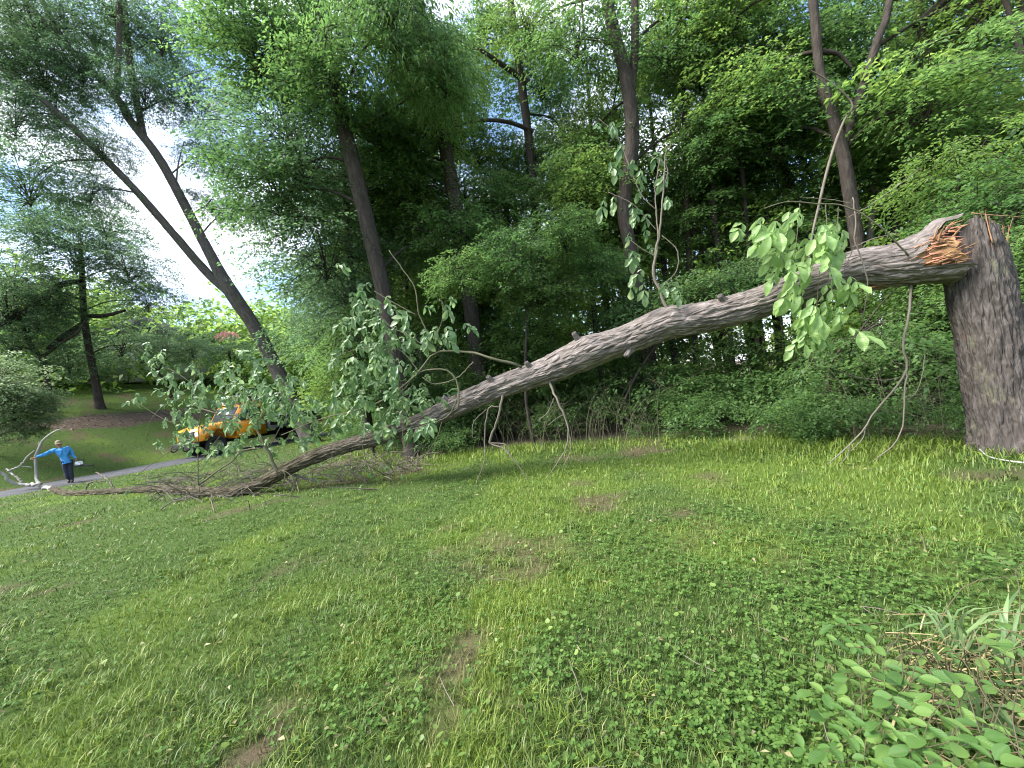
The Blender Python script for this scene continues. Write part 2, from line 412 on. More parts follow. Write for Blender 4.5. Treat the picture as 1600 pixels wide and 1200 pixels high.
def wood_mat(name, a, b_, c):
    m, t, b, o = new_mat(name)
    tcx = N(t, 'ShaderNodeTexCoord'); u = N(t, 'ShaderNodeUVMap')
    n1 = noise(t, 1.0, 5, 0.65, mapping(t, u.outputs[0], (70, 4, 1)), 0.4)
    n2 = noise(t, 5.0, 3, 0.5, tcx.outputs['Object'])
    c1 = ramp(t, [(0.3, a), (0.52, b_), (0.75, c)], n1)
    t.links.new(mixc(t, n2, c1, b_), b.inputs['Base Color']); b.inputs['Roughness'].default_value = 0.75
    bumpn(t, b, n1, 0.8, 0.006); return m
M['heartwood'] = wood_mat('torn orange heartwood', (0.18, 0.070, 0.038), (0.36, 0.150, 0.085), (0.50, 0.27, 0.16))
M['sapwood'] = wood_mat('torn tan sapwood', (0.12, 0.055, 0.026), (0.31, 0.165, 0.072), (0.48, 0.30, 0.16))
M['darkwood'] = wood_mat('weathered torn wood', (0.050, 0.030, 0.020), (0.130, 0.070, 0.042), (0.260, 0.140, 0.080))

# ground fields shared by the soil, the blades and the weeds
_q = [G(*p) for p in ((800, 930), (775, 1000), (745, 1080), (735, 1200))]
YLINE = np.array([(q[0], q[1]) for q in _q])
_e = [(9.2, 3.9), (7.2, 5.0), (5.3, 6.7), (2.9, 9.2), (0, 10.3), (-3.0, 10.9), (-5.0, 13.5), (-8.5, 19), (-8.0, 30), (-5, 46)]
EDGE = resample(_e, 80)         # border between lawn and wood
ET = np.gradient(EDGE, axis=0); ET /= np.linalg.norm(ET, axis=1)[:, None]
EN = np.stack([ET[:, 1], -ET[:, 0]], 1)               # into the wood
def edge_sd(x, y):
    x = np.asarray(x, float); y = np.asarray(y, float); sh = x.shape
    x = x.ravel(); y = y.ravel(); o = np.empty(x.shape)
    for i in range(0, len(x), 40000):
        dx = x[i:i + 40000, None] - EDGE[None, :, 0]; dy = y[i:i + 40000, None] - EDGE[None, :, 1]
        k = np.argmin(dx * dx + dy * dy, 1); r = np.arange(len(k))
        sg = dx[r, k] * EN[k, 0] + dy[r, k] * EN[k, 1]
        o[i:i + 40000] = np.where(sg < 0, -1, 1) * np.sqrt(dx[r, k] ** 2 + dy[r, k] ** 2)
    return o.reshape(sh)
def blob(x, y, px, py, r):
    q = G(px, py); return np.exp(-((x - q[0]) ** 2 + (y - q[1]) ** 2) / (r * r))
def f_yellow(x, y):
    d = np.full(np.shape(x), 9.0)
    for i in range(len(YLINE) - 1):
        a, b = YLINE[i], YLINE[i + 1]; ab = b - a
        t = np.clip(((x - a[0]) * ab[0] + (y - a[1]) * ab[1]) / (ab @ ab), 0, 1)
        d = np.minimum(d, np.hypot(x - a[0] - t * ab[0], y - a[1] - t * ab[1]))
    st = np.exp(-(d / (0.17 + 0.10 * fbm(x * 4, y * 4, 0, 40, 2))) ** 2)
    return np.clip(st + 0.75 * sstep(0.52, 0.70, fbm(x * 0.55 + 3, y * 0.55, 0, 41, 3)), 0, 1)
BARE = [(770, 855, .13), (1060, 805, .16), (735, 1005, .12), (722, 1035, .12), (708, 1065, .11), (640, 1065, .12), (700, 1110, .12), (690, 1150, .08), (905, 757, .16), (430, 1110, .12), (380, 1190, .12), (800, 1100, .07)]
def f_bare(x, y):
    b = 0
    for px, py, r in BARE: b = np.maximum(b, blob(x, y, px, py, r))
    b = b * (0.6 + 0.8 * fbm(x * 9, y * 9, 0, 44, 2))
    return np.clip(np.maximum(b, 0.75 * sstep(0.62, 0.78, fbm(x * 1.1 + 20, y * 1.1, 0, 45, 4))), 0, 1)
def f_clover(x, y):
    c = sstep(0.50, 0.64, fbm(x * 0.75 + 70, y * 0.75, 0, 50, 3)) * (.35 + .65 * sstep(-1.5, 1.5, x))
    c = np.maximum(c, 1.3 * blob(x, y, 680, 950, .45)); c = np.maximum(c, blob(x, y, 620, 990, .3)); c = np.maximum(c, blob(x, y, 1180, 1120, .45)); c = np.maximum(c, blob(x, y, 1400, 880, .9))
    c = np.maximum(c, 0.5 * blob(x, y, 420, 830, 1.2))
    return np.clip(c * (1 - f_yellow(x, y) * .8), 0, 1)
def f_mulch(x, y):
    q = np.array([-24.6, 25.0]); a = math.radians(62)
    u = (x - q[0]) * math.cos(a) + (y - q[1]) * math.sin(a); v = -(x - q[0]) * math.sin(a) + (y - q[1]) * math.cos(a)
    d = np.sqrt((u / 6.5) ** 2 + (v / 1.6) ** 2) + 0.9 * (fbm(x * .6, y * .6, 0, 60, 4) - .5)
    return 1 - sstep(0.8, 1.05, d)

# ------------------------------------------------------------------ ground
def axis(lo, hi, step, far):
    c = np.arange(lo, hi + 1e-6, step); o = []
    d = step; v = hi
    while v < far: d *= 1.35; v += d; o.append(v)
    a = []; d = step; v = lo
    while v > -far: d *= 1.35; v -= d; a.append(v)
    return np.array(a[::-1] + list(c) + o)
gx = axis(-34, 16, 0.25, 420); gy = axis(-6, 44, 0.25, 420)
XX, YY = np.meshgrid(gx, gy, indexing='ij')
ZZ = height(XX, YY)
sdr = drive_sd(XX, YY)
ZZ = ZZ - 0.06 * (1 - sstep(DRIVE_W - .15, DRIVE_W + .15, np.abs(sdr)))
ni, nj = XX.shape
I, J = np.meshgrid(np.arange(ni - 1), np.arange(nj - 1), indexing='ij')
gq = np.stack([I * nj + J, (I + 1) * nj + J, (I + 1) * nj + J + 1, I * nj + J + 1], -1).reshape(-1, 4)
lit = np.maximum(sstep(0.6, 1.6, edge_sd(XX, YY)) * (YY > 2), f_mulch(XX, YY))
gm, t, b, o = new_mat('lawn soil and leaf litter')
tcx = N(t, 'ShaderNodeTexCoord').outputs['Object']
at = N(t, 'ShaderNodeAttribute', attribute_name='litter'); ab = N(t, 'ShaderNodeAttribute', attribute_name='bare'); ay = N(t, 'ShaderNodeAttribute', attribute_name='yellow')
turf = ramp(t, [(0.3, (0.030, 0.050, 0.012)), (0.5, (0.055, 0.095, 0.022)), (0.7, (0.085, 0.125, 0.032))], noise(t, 60, 5, 0.7, tcx))
turfy = mixc(t, ay.outputs['Fac'], turf, (0.095, 0.145, 0.026))
soil = ramp(t, [(0.3, (0.060, 0.042, 0.028)), (0.55, (0.105, 0.076, 0.052)), (0.75, (0.170, 0.132, 0.095))], noise(t, 45, 6, 0.7, tcx))
litc = ramp(t, [(0.3, (0.030, 0.023, 0.017)), (0.5, (0.085, 0.064, 0.048)), (0.7, (0.190, 0.150, 0.115))], noise(t, 9, 9, 0.8, tcx))
t.links.new(mixc(t, at.outputs['Fac'], mixc(t, ab.outputs['Fac'], turfy, soil), litc), b.inputs['Base Color'])
b.inputs['Roughness'].default_value = 0.95; b.inputs['Specular IOR Level'].default_value = 0.1
bumpn(t, b, noise(t, 70, 5, 0.7, tcx), 0.8, 0.03)
ground = link('ground', mk_mesh('ground', np.stack([XX, YY, ZZ], -1).reshape(-1, 3), gq, None, [gm],
              attrs={'litter': lit.ravel(), 'bare': f_bare(XX, YY).ravel(), 'yellow': f_yellow(XX, YY).ravel()}))
tag(ground, 'grassy lawn running up to the edge of the wood', 'ground', kind='structure')

am, t, b, o = new_mat('worn asphalt')
tcx = N(t, 'ShaderNodeTexCoord').outputs['Object']
c = ramp(t, [(0.3, (0.026, 0.028, 0.034)), (0.5, (0.048, 0.050, 0.058)), (0.72, (0.085, 0.086, 0.096))], noise(t, 3.0, 8, 0.75, tcx))
t.links.new(c, b.inputs['Base Color']); b.inputs['Roughness'].default_value = 0.85
bumpn(t, b, noise(t, 120, 3, 0.6, tcx), 0.5, 0.01)
ww = np.linspace(-1, 1, 9); k = len(ww)
jit = (vn(np.arange(len(DC)) * 0.7, 0, 0, 70) - .5) * 0.35
DV = []
for i in range(len(DC)):
    for w in ww:
        xy = DC[i] + DN[i] * (w * (DRIVE_W + jit[i] * (1 if w > 0 else -.6)))
        DV.append((xy[0], xy[1], 0.012 - 0.05 * abs(w) ** 4 + 0.02 * (1 - w * w) + (0 if abs(w) < 1 else -.06)))
DV = np.array(DV)
I, J = np.meshgrid(np.arange(len(DC) - 1), np.arange(k - 1), indexing='ij')
dq = np.stack([I * k + J, (I + 1) * k + J, (I + 1) * k + J + 1, I * k + J + 1], -1).reshape(-1, 4)[:, ::-1]
tag(link('driveway', mk_mesh('driveway', DV, dq, None, [am])), 'narrow grey asphalt driveway crossing the lawn', 'driveway', kind='structure')

# ------------------------------------------------------------------ leaf masses (shared by all crowns)
def nrm(a): return a / (np.linalg.norm(a, axis=-1, keepdims=True) + 1e-9)
def leaf_quads(pos, d, n, Ln, W, droop=0.2, cup=0.1):
    """one folded four-cornered blade per row"""
    side = nrm(np.cross(d, n)); Ln = Ln[:, None]; W = W[:, None]
    dn = np.zeros_like(pos); dn[:, 2] = -1
    tip = pos + d * Ln + dn * Ln * droop
    mid = pos + d * Ln * 0.42 + n * Ln * cup
    V = np.stack([pos, mid + side * W / 2, tip, mid - side * W / 2], 1).reshape(-1, 3)
    k = np.arange(len(pos))[:, None] * 4
    return V, k + np.array([[0, 1, 2, 3]])
def spray_mass(seed, R, n_spray, per, leafL, leafW, La=0.55, Lb=0.32, slope=0.25, tilt=0.35, drp=0.2, shell=2.4, twigs=True):
    r = RS(seed)
    c = nrm(r.normal(size=(n_spray, 3))) * (r.uniform(0, 1, (n_spray, 1)) ** (1 / shell)) * np.asarray(R)
    # lumpy outline: pull some directions in
    ang = np.arctan2(c[:, 1], c[:, 0]); c *= (0.72 + 0.5 * vn(np.cos(ang) * 1.7 + 9, np.sin(ang) * 1.7 + 9, c[:, 2] * 0.8, seed))[:, None]
    ph = ang + r.normal(0, 0.6, n_spray)
    a = nrm(np.stack([np.cos(ph), np.sin(ph), -slope + r.normal(0, 0.28, n_spray)], 1))
    b = nrm(np.cross(a, np.array([0, 0, 1.0]))) ; n = np.cross(b, a)
    sc = r.uniform(0.65, 1.25, n_spray)
    k = np.repeat(np.arange(n_spray), per); m = len(k)
    t = r.uniform(-1, 1, m); s = r.normal(0, 0.55, m) * (1 - 0.55 * np.abs(t))
    pos = c[k] + a[k] * (t * La * sc[k])[:, None] + b[k] * (s * Lb * sc[k])[:, None] + n[k] * r.normal(0, 0.05, m)[:, None]
    pos[:, 2] -= 0.16 * (t + .4) ** 2 * sc[k] * (t > -.4)
    d = nrm(a[k] * 0.7 + b[k] * (np.sign(s) * 0.75)[:, None] + r.normal(0, 0.38, (m, 3)))
    nn = nrm(n[k] + r.normal(0, tilt, (m, 3)))
    V, Q = leaf_quads(pos, d, nn, leafL * r.uniform(0.6, 1.25, m), leafW * r.uniform(0.65, 1.2, m), drp)
    mb = MB().add(V, Q)
    if twigs:
        root = np.array([0, 0, -R[2] * 0.55])
        for i in range(n_spray):
            p1 = c[i] - a[i] * La * sc[i]; p2 = c[i] + a[i] * La * sc[i] * .9 - np.array([0, 0, .1])
            mb.tube([p1, c[i], p2], [0.010, 0.007, 0.003], 3, False, 1)
            if i % 7 == 0:
                q = root * r.uniform(0.2, 1) ; mdl = (q + p1) / 2 + np.array([0, 0, 0.12 * np.linalg.norm(p1 - q)])
                mb.tube(resample([q, mdl, p1], 5), np.linspace(0.020, 0.008, 5), 4, False, 1)
    return mb
MASS = {}
def masses(key, leaf, count, **kw):
    MASS[key] = [spray_mass(hash_ + i, **kw).mesh('crown_' + key, [M[leaf], M['bark_wood']]) for i, hash_ in enumerate([101 * (len(MASS) + 1)] * count)]
masses('layer', 'leaf_wood', 4, R=(2.1, 2.1, 1.35), n_spray=180, per=34, leafL=0.125, leafW=0.068, slope=0.2, tilt=0.33)
masses('sun', 'leaf_sunlit', 3, R=(2.1, 2.1, 1.5), n_spray=170, per=38, leafL=0.125, leafW=0.066, slope=0.25, tilt=0.4)  # crown masses whose sunlit look is in the leaf colour
masses('droop', 'leaf_wood', 3, R=(1.9, 1.9, 1.7), n_spray=185, per=36, leafL=0.15, leafW=0.055, La=0.5, slope=0.65, tilt=0.5, drp=0.6)
masses('cool', 'leaf_cool', 4, R=(2.7, 2.7, 1.7), n_spray=215, per=30, leafL=0.125, leafW=0.062, slope=0.3, tilt=0.45)
masses('under', 'leaf_under', 4, R=(1.5, 1.5, 0.8), n_spray=150, per=44, leafL=0.105, leafW=0.060, La=0.5, Lb=0.32, slope=0.15, tilt=0.28)
masses('speck', 'leaf_speck', 2, R=(2.0, 2.0, 1.3), n_spray=130, per=34, leafL=0.13, leafW=0.075, slope=0.3, tilt=0.5)
def joined(places, leaf, seed, R, n_spray, per, leafL, leafW, **kw):
    """many masses in one mesh: for growth that reads as one body"""
    base = [spray_mass(seed + i, R, n_spray, per, leafL, leafW, twigs=False, **kw) for i in range(3)]
    base = [(np.vstack(b.V), np.vstack(b.Q)) for b in base]; r = RS(seed); out = MB()
    for i, (p, s) in enumerate(places):
        V, Q = base[i % 3]; a = r.uniform(0, 2 * PI); c_, s_ = math.cos(a), math.sin(a)
        Rz = np.array([[c_, -s_, 0], [s_, c_, 0], [0, 0, 1]])
        out.add((V * s) @ Rz.T + np.asarray(p), Q)
    return out

# ------------------------------------------------------------------ standing trees
def trunk_from_px(path, depth, extend=5.0, base=None, grounded=True):
    """path: (px, py, width px) from the foot up; the foot drops on to the ground"""
    pts = []; rad = []
    for i, p in enumerate(path):
        dz = depth if len(p) < 4 else p[3]
        q = P(p[0], p[1], dz); v = ray(p[0], p[1]); cs = 1 / math.hypot(1, (p[0] - 800) / FPX)
        pts.append(q); rad.append(max(0.015, p[2] * .76 * dz / FPX * cs / 2))
    pts = np.array(pts); rad = np.array(rad)
    g = h1(pts[0][0], pts[0][1])
    if base is not None:
        b_ = np.array(base); pts[0] = b_; pts[1] = pts[1] if len(pts) > 2 else pts[1]
    elif grounded and pts[0][2] > g + 0.15:
        dv = pts[0] - pts[1]; dv = dv / abs(dv[2]) if dv[2] < -.2 else np.array([0, 0, -1.0])
        b_ = pts[0] + dv * 0.6 * (pts[0][2] - g); b_[2] = h1(b_[0], b_[1])
        pts = np.vstack([b_, pts]); rad = np.r_[rad[0] * 1.12, rad]
    if grounded:
        dv = nrm(pts[1] - pts[0]); dv = dv / max(.3, dv[2]); pts[0] = pts[0] + dv * (h1(pts[0][0], pts[0][1]) - pts[0][2] - .12 - 1.6 * rad[0] * math.hypot(dv[0], dv[1]))
    if extend:
        dv = nrm(pts[-1] - pts[-2]); dv = nrm(dv + np.array([0, 0, .6]))
        pts = np.vstack([pts, pts[-1] + dv * extend]); rad = np.r_[rad, rad[-1] * 0.35]
    return pts, rad
KEEP_CLEAR = []
def add_crown(root, org, centre, kind, s, r, limb_from=None, bark='bark_wood', lr=0.05):
    me = r.choice(MASS[kind])
    o = link('crown', me, root, tuple(np.asarray(centre) - org), (r.uniform(-.12, .12), r.uniform(-.12, .12), r.uniform(0, 6.28)),
             (s * r.uniform(.9, 1.1), s * r.uniform(.9, 1.1), s * r.uniform(.85, 1.1)))
    if limb_from is not None:
        a = np.asarray(limb_from); b_ = np.asarray(centre); dl = np.linalg.norm(b_ - a)
        mdl = a * .5 + b_ * .5 + np.array([r.uniform(-.1, .1), r.uniform(-.1, .1), 0.10]) * dl
        end = b_ + (b_ - a) * 0.15
        MB().tube(resample([a - org, mdl - org, b_ - org, end - org], 9), np.linspace(lr, lr * .25, 9), 6, False).obj('limb', M[bark], root)
    return o
def tree(name, label, path, depth, h0=4, h1_=13, n=8, spread=2.0, kind='layer', s=1.0, extend=6.0, seed=0, bark='bark_wood',
         stems=(), explicit=(), base=None, group=None, sides=28, amp=0.02, cat='tree', limbs=()):
    r = random.Random(seed * 31 + 5)
    pts, rad = trunk_from_px(path, depth, extend, base)
    org = pts[0].copy(); org[2] = h1(org[0], org[1])
    root = thing(name, label, cat, org, 0, group)
    ln = float(np.sum(np.linalg.norm(np.diff(pts, axis=0), axis=1)))
    def put(nm, pp, rr, sd, fl):
        l_ = float(np.sum(np.linalg.norm(np.diff(pp, axis=0), axis=1)))
        V, Q, UV, _ = bark_tube(pp - org, rr, max(16, int(l_ * 9)), sides, amp=min(amp, rr.max() * .14), seed=sd, lump=0.09, flare=fl)
        MB().add(V, Q, None, UV).obj(nm, M[bark], root)
    put('trunk', pts, rad, seed, rad[0] * .45)
    stem_all = [pts]
    for k_, st in enumerate(stems):
        sp, sr = trunk_from_px(st['path'], st.get('depth', depth), st.get('extend', 4.0), None, False)
        put('stem', sp, sr, seed + 50 + k_, 0); stem_all.append(sp)
    for lp in limbs:
        q = np.array([P(a, b_, c_) for a, b_, w, c_ in lp]); w = np.array([max(.008, w * c_ / FPX / 2) for a, b_, w, c_ in lp])
        MB().tube(resample(np.c_[q - org, w], 18)[:, :3], resample(np.c_[q - org, w], 18)[:, 3], 7, False).obj('limb', M[bark], root)
    g = org[2]
    kinds = kind if isinstance(kind, (list, tuple)) else [kind]
    for i in range(n):
        sp = stem_all[i % len(stem_all)]
        hz = g + h0 + (h1_ - h0) * (i + r.uniform(.1, .9)) / n
        hz = min(hz, sp[-1][2])
        o_ = np.argsort(sp[:, 2]); ax = np.array([np.interp(hz, sp[o_, 2], sp[o_, k]) for k in range(3)])
        lo = max(g + 1.2, hz - r.uniform(.6, 1.6)); al = np.array([np.interp(lo, sp[o_, 2], sp[o_, k]) for k in range(3)])
        a = i * 2.4 + r.uniform(-.6, .6); d = spread * r.uniform(.6, 1.2) * (1.0 if i < n - 1 else .5)
        away = nrm(np.array([ax[0], ax[1], 0])); acr = np.array([away[1], -away[0], 0])       # most boughs reach sideways and into the wood
        c_ = ax + acr * math.cos(a) * d * 1.15 + away * (abs(math.sin(a)) * d + .5)
        add_crown(root, org, c_, r.choice(kinds), s * r.uniform(.85, 1.15), r, al, bark, 0.035 + 0.02 * s)
    for e in explicit:
        c_ = P(e[0], e[1], e[2]); j = min(range(len(stem_all)), key=lambda q: np.min(np.linalg.norm(stem_all[q] - c_, axis=1)))
        sp = resample(stem_all[j], 60); lo = sp[np.argmin(np.linalg.norm(sp - (c_ - np.array([0, 0, .8])), axis=1))]
        add_crown(root, org, c_, e[3], e[4], r, lo, bark, 0.04 + 0.015 * e[4])
    return root
W = 'woodland trees behind the lawn'
tree('oak_tree', 'tall dark trunk at wood edge, leaning left, foot behind the fallen trunk', [(645, 718, 30), (622, 580, 30), (600, 460, 31), (562, 300, 32), (530, 160, 30), (505, 30, 27)], 11.3,
     h0=6.5, h1_=15, n=7, spread=2.6, kind=['layer', 'layer', 'droop'], seed=1, group=W, base=G(645, 718), extend=7,
     explicit=[(520, 120, 10.4, 'layer', .85), (610, 40, 10.0, 'droop', .9), (470, 260, 12.2, 'cool', 1.0), (430, 60, 11.5, 'layer', 1.05), (590, 210, 12.5, 'droop', .8), (690, 120, 11, 'droop', .7)])
tree('oak_tree', 'broad brown trunk bare at mid height, right of the leaning dark trunk', [(735, 480, 30), (720, 370, 30), (697, 240, 27), (665, 60, 22)], 13.6,
     h0=8.5, h1_=16, n=5, spread=2.4, kind=['sun', 'layer'], seed=2, group=W, explicit=[(660, 180, 13, 'sun', .8), (640, 300, 14.5, 'sun', .9), (560, 380, 14.5, 'layer', 1.0)])
tree('maple_tree', 'thin dark woodland trunk with bent boughs in the middle of the wood', [(850, 450, 18), (836, 330, 17), (824, 200, 16), (800, 20, 15)], 15.5,
     h0=9, h1_=17, n=5, spread=2.6, kind='layer', seed=3, group=W, limbs=[[(827, 130, 10, 15.5), (790, 105, 8, 15.2), (745, 75, 6, 14.8), (700, 55, 4, 14.6)], [(833, 205, 7, 15.5), (790, 190, 6, 15), (735, 190, 5, 14.4), (690, 215, 4, 14), (675, 250, 3, 13.9)]],
     explicit=[(900, 290, 14.5, 'layer', .9), (830, 250, 16.5, 'layer', .8)])
tree('oak_tree', 'tall trunk with two parallel stems rising above the fallen trunk', [(1000, 470, 26), (985, 390, 27), (975, 320, 27), (988, 220, 28), (980, 130, 26), (962, 60, 24), (945, -20, 22)], 12.8,
     h0=9, h1_=16, n=6, spread=2.5, kind=['layer', 'sun'], seed=4, group=W, stems=[dict(path=[(986, 150, 14), (992, 70, 16), (991, -20, 14)], extend=5)],
     explicit=[(930, 300, 14, 'sun', .9), (1040, 90, 13.6, 'layer', .9), (900, 60, 13, 'layer', .9)])
tree('maple_tree', 'slender curved trunk with a hooked top right of the twin-stemmed tree', [(1078, 430, 12), (1072, 300, 10), (1068, 160, 8), (1070, 60, 7), (1060, 15, 6)], 14.5,
     h0=6, h1_=14, n=5, spread=2.2, kind=['layer', 'sun'], seed=5, group=W, extend=4)
tree('maple_tree', 'very thin straight dark trunk left of the hanging leaf cluster', [(1173, 430, 11), (1165, 330, 10), (1152, 180, 9), (1144, 0, 8)], 13.5,
     h0=6, h1_=15, n=6, spread=2.3, kind='layer', seed=6, group=W, extend=5, explicit=[(1110, 230, 13, 'layer', .8), (1220, 60, 13, 'layer', .9)])
tree('oak_tree', 'dark forked trunk forming a wide V above the broken end', [(1345, 420, 30), (1332, 330, 29), (1316, 235, 28), (1303, 190, 24), (1282, 115, 20), (1270, 0, 18)], 11.0,
     h0=7, h1_=14, n=6, spread=2.6, kind=['layer', 'layer', 'sun'], seed=7, group=W, extend=5,
     stems=[dict(path=[(1318, 225, 20), (1350, 130, 20), (1372, 60, 19), (1390, 0, 17)], extend=5)],
     limbs=[[(1283, 80, 8, 11), (1310, 85, 6, 11), (1330, 105, 4, 11)], [(1430, 40, 9, 11.4), (1460, 15, 12, 11.5), (1490, -10, 12, 11.6)]],
     explicit=[(1430, 150, 12.5, 'layer', .8), (1200, 140, 13.5, 'sun', .8), (1480, 60, 12.5, 'layer', .9), (1330, 30, 13.5, 'layer', .8)])
tree('dead_tree', 'pale leaning dead stem crossing the forked dark trunk', [(1262, 420, 5, 10.8), (1282, 310, 6, 10.7), (1300, 240, 6.5, 10.6), (1318, 190, 5.5, 10.5), (1332, 163, 4, 10.4), (1300, 130, 3, 10.4), (1267, 110, 2, 10.4)], 10.6,
     n=0, seed=8, bark='bark_pale', extend=0, sides=14, amp=.008)
tree('beech_tree', 'pale smooth bent trunk just right of the forked tree', [(1358, 420, 13), (1362, 330, 14), (1362, 265, 15), (1372, 205, 14), (1385, 120, 11)], 13.0,
     h0=6.5, h1_=13, n=4, spread=2.2, kind=['layer', 'sun'], seed=9, bark='bark_pale', group=W, extend=5, amp=.006)
# leaning tree on the left, two long stems
tree('leaning_tree', 'huge tree on the left leaning far over on two long bare stems', [(487, 692, 40, 22.3), (440, 592, 31, 22.3), (398, 512, 30, 22.2), (358, 452, 31, 22), (322, 385, 23, 22), (255, 258, 21, 21.8), (205, 190, 20, 21.6), (180, 150, 18, 21.5), (90, 55, 15, 21.2), (25, -20, 13, 21)], 22,
     n=0, seed=10, bark='bark_moss', extend=6, sides=36, amp=.03, base=G(487, 692),
     stems=[dict(path=[(362, 460, 22, 22), (322, 424, 20, 22), (270, 364, 19, 21.5), (205, 290, 18, 21), (130, 215, 17, 20.5), (60, 150, 15, 20), (-40, 70, 13, 19.5)], extend=4),
            dict(path=[(225, 215, 16, 21.7), (212, 150, 15, 22), (198, 60, 15, 22.4), (190, -40, 14, 22.8)], extend=5),
            dict(path=[(182, 150, 14, 21.5), (186, 70, 13, 21), (186, -30, 12, 20.6)], extend=5),
            dict(path=[(105, 70, 13, 21.2), (75, 20, 12, 21.4), (50, -40, 11, 21.6)], extend=3)],
     limbs=[[(275, 300, 3, 21.8), (278, 260, 2, 21.6), (288, 220, 1.2, 21.5)]],
     explicit=[(90, 180, 21.5, 'cool', .9), (30, 110, 21.5, 'cool', 1.0), (150, 60, 23, 'cool', 1.0), (10, 10, 21, 'cool', 1.1), (60, 40, 20.5, 'cool', 1.1), (20, 190, 19.5, 'cool', 1.1), (130, 110, 21, 'cool', .9), (250, 60, 22.5, 'cool', 1.2), (140, 300, 20, 'cool', .8),
               (40, 290, 19.5, 'cool', 1.2), (225, 150, 21, 'cool', .9), (290, 150, 22.5, 'cool', 1.0), (70, 120, 20.5, 'cool', 1.0),
               (180, 20, 21.8, 'cool', 1.2), (330, 240, 22.6, 'cool', .8), (160, 235, 20.6, 'cool', .75), (390, 330, 23, 'cool', .8), (330, 320, 23, 'cool', .6), (-40, 60, 19.5, 'cool', 1.2)])
tree('bank_tree', 'upright tree on the bank with one level bare bough, left of leaning tree', [(158, 648, 22), (148, 590, 18), (138, 540, 17), (131, 490, 15), (128, 420, 12)], 27,
     n=0, seed=11, extend=3, bark='bark_wood', limbs=[[(134, 494, 7, 27), (165, 493, 6, 27), (195, 485, 4, 26.8)], [(133, 505, 9, 27), (100, 525, 8, 26), (75, 545, 6, 25)], [(128, 440, 8, 27), (95, 445, 9, 26), (60, 475, 9, 25), (0, 510, 9, 24)]],
     explicit=[(120, 400, 26.5, 'cool', 1.3), (60, 360, 25, 'cool', 1.2), (200, 420, 27.5, 'cool', 1.2), (20, 440, 24.5, 'cool', 1.1), (160, 350, 28, 'cool', 1.2), (190, 540, 29, 'cool', 1.1), (90, 470, 26, 'cool', .9), (230, 470, 28.5, 'cool', 1.0)])
tree('bank_tree', 'crooked tree on the bank nearest the left border, trunk forking low', [(84, 656, 17), (76, 610, 15), (66, 560, 14), (52, 545, 12), (36, 512, 10)], 25,
     n=0, seed=12, extend=2, stems=[dict(path=[(64, 560, 8), (90, 540, 8), (120, 520, 7)], extend=1)],
     explicit=[(20, 540, 24, 'cool', .9), (60, 500, 25, 'cool', 1.0), (10, 480, 24, 'cool', 1.1), (110, 570, 26.5, 'cool', .8)])
tree('dogwood_shrub', 'low spreading pale-leaved shrub on the bank left of the man', [(-12, 690, 10), (-5, 660, 9), (8, 620, 8)], 18.5, n=0, seed=13, extend=.6, cat='shrub',
     explicit=[(20, 640, 18.5, 'speck', .75), (-30, 620, 18, 'speck', 1.0), (60, 625, 19.5, 'speck', .6), (0, 585, 19, 'speck', .9), (35, 672, 18.6, 'speck', .5), (75, 655, 19, 'speck', .35)], bark='bark_wood')
tree('small_tree', 'small stooping tree with dark stem high on the bank', [(262, 606, 8), (250, 585, 7), (240, 565, 6)], 31, n=0, seed=14, extend=1.5, explicit=[(255, 540, 31, 'cool', .9), (300, 545, 32, 'cool', .9)])
# filling trees in the wood, each seen between the ones above
FILL = [(-1.2, 14.2, .11, 9.5, 'layer', 'slim straight tree between the broad brown trunk and thin dark trunk', 1.0, 3.0),
        (3.6, 15.8, .10, 11, 'sun', 'yellow-green young tree behind the twin-stemmed tree', 1.0, 3.2),
        (7.8, 14.2, .12, 10, 'layer', 'leafy dark tree behind the hanging leaf cluster', .95, 4.0),
        (13.6, 13.4, .16, 11, 'layer', 'dense leafy tree right of the forked trunk', 1.05, 2.6),
        (12.8, 8.2, .14, 6.5, 'sun', 'bright green tree behind the broken stump', .95, 2.2),
        (15.5, 12.5, .18, 9, 'sun', 'tall sunny tree at the far right of the wood', 1.2, 2.6),
        (-5.4, 14.6, .16, 12, 'cool', 'bluish green tree beside the driveway end of the wood', 1.05, 2.4),
        (-6.4, 20.5, .2, 15, 'cool', 'tall hazy green tree just right of the leaning tree', 1.15, 5.5),
        (-4.2, 19.0, .18, 12, 'layer', 'tall tree behind the dark leaning trunk at wood edge', 1.2, 5.0),
        (0.8, 20.0, .18, 11.5, 'sun', 'tall sunlit tree deep in the middle of the wood', 1.2, 6.0),
        (6.0, 18.5, .18, 11, 'layer', 'tall tree deep in the wood behind the thin straight trunk', 1.2, 6.0),
        (10.5, 17.0, .2, 12, 'sun', 'tall yellow-green tree deep behind the wide V trunk', 1.25, 5.5),
        (-8.0, 29.0, .25, 17, 'cool', 'far tree at the end of the driveway', 1.5, 3.0),
        (-12.5, 36.0, .25, 14, 'cool', 'distant rounded tree where the driveway disappears', 1.6, 2.5)]
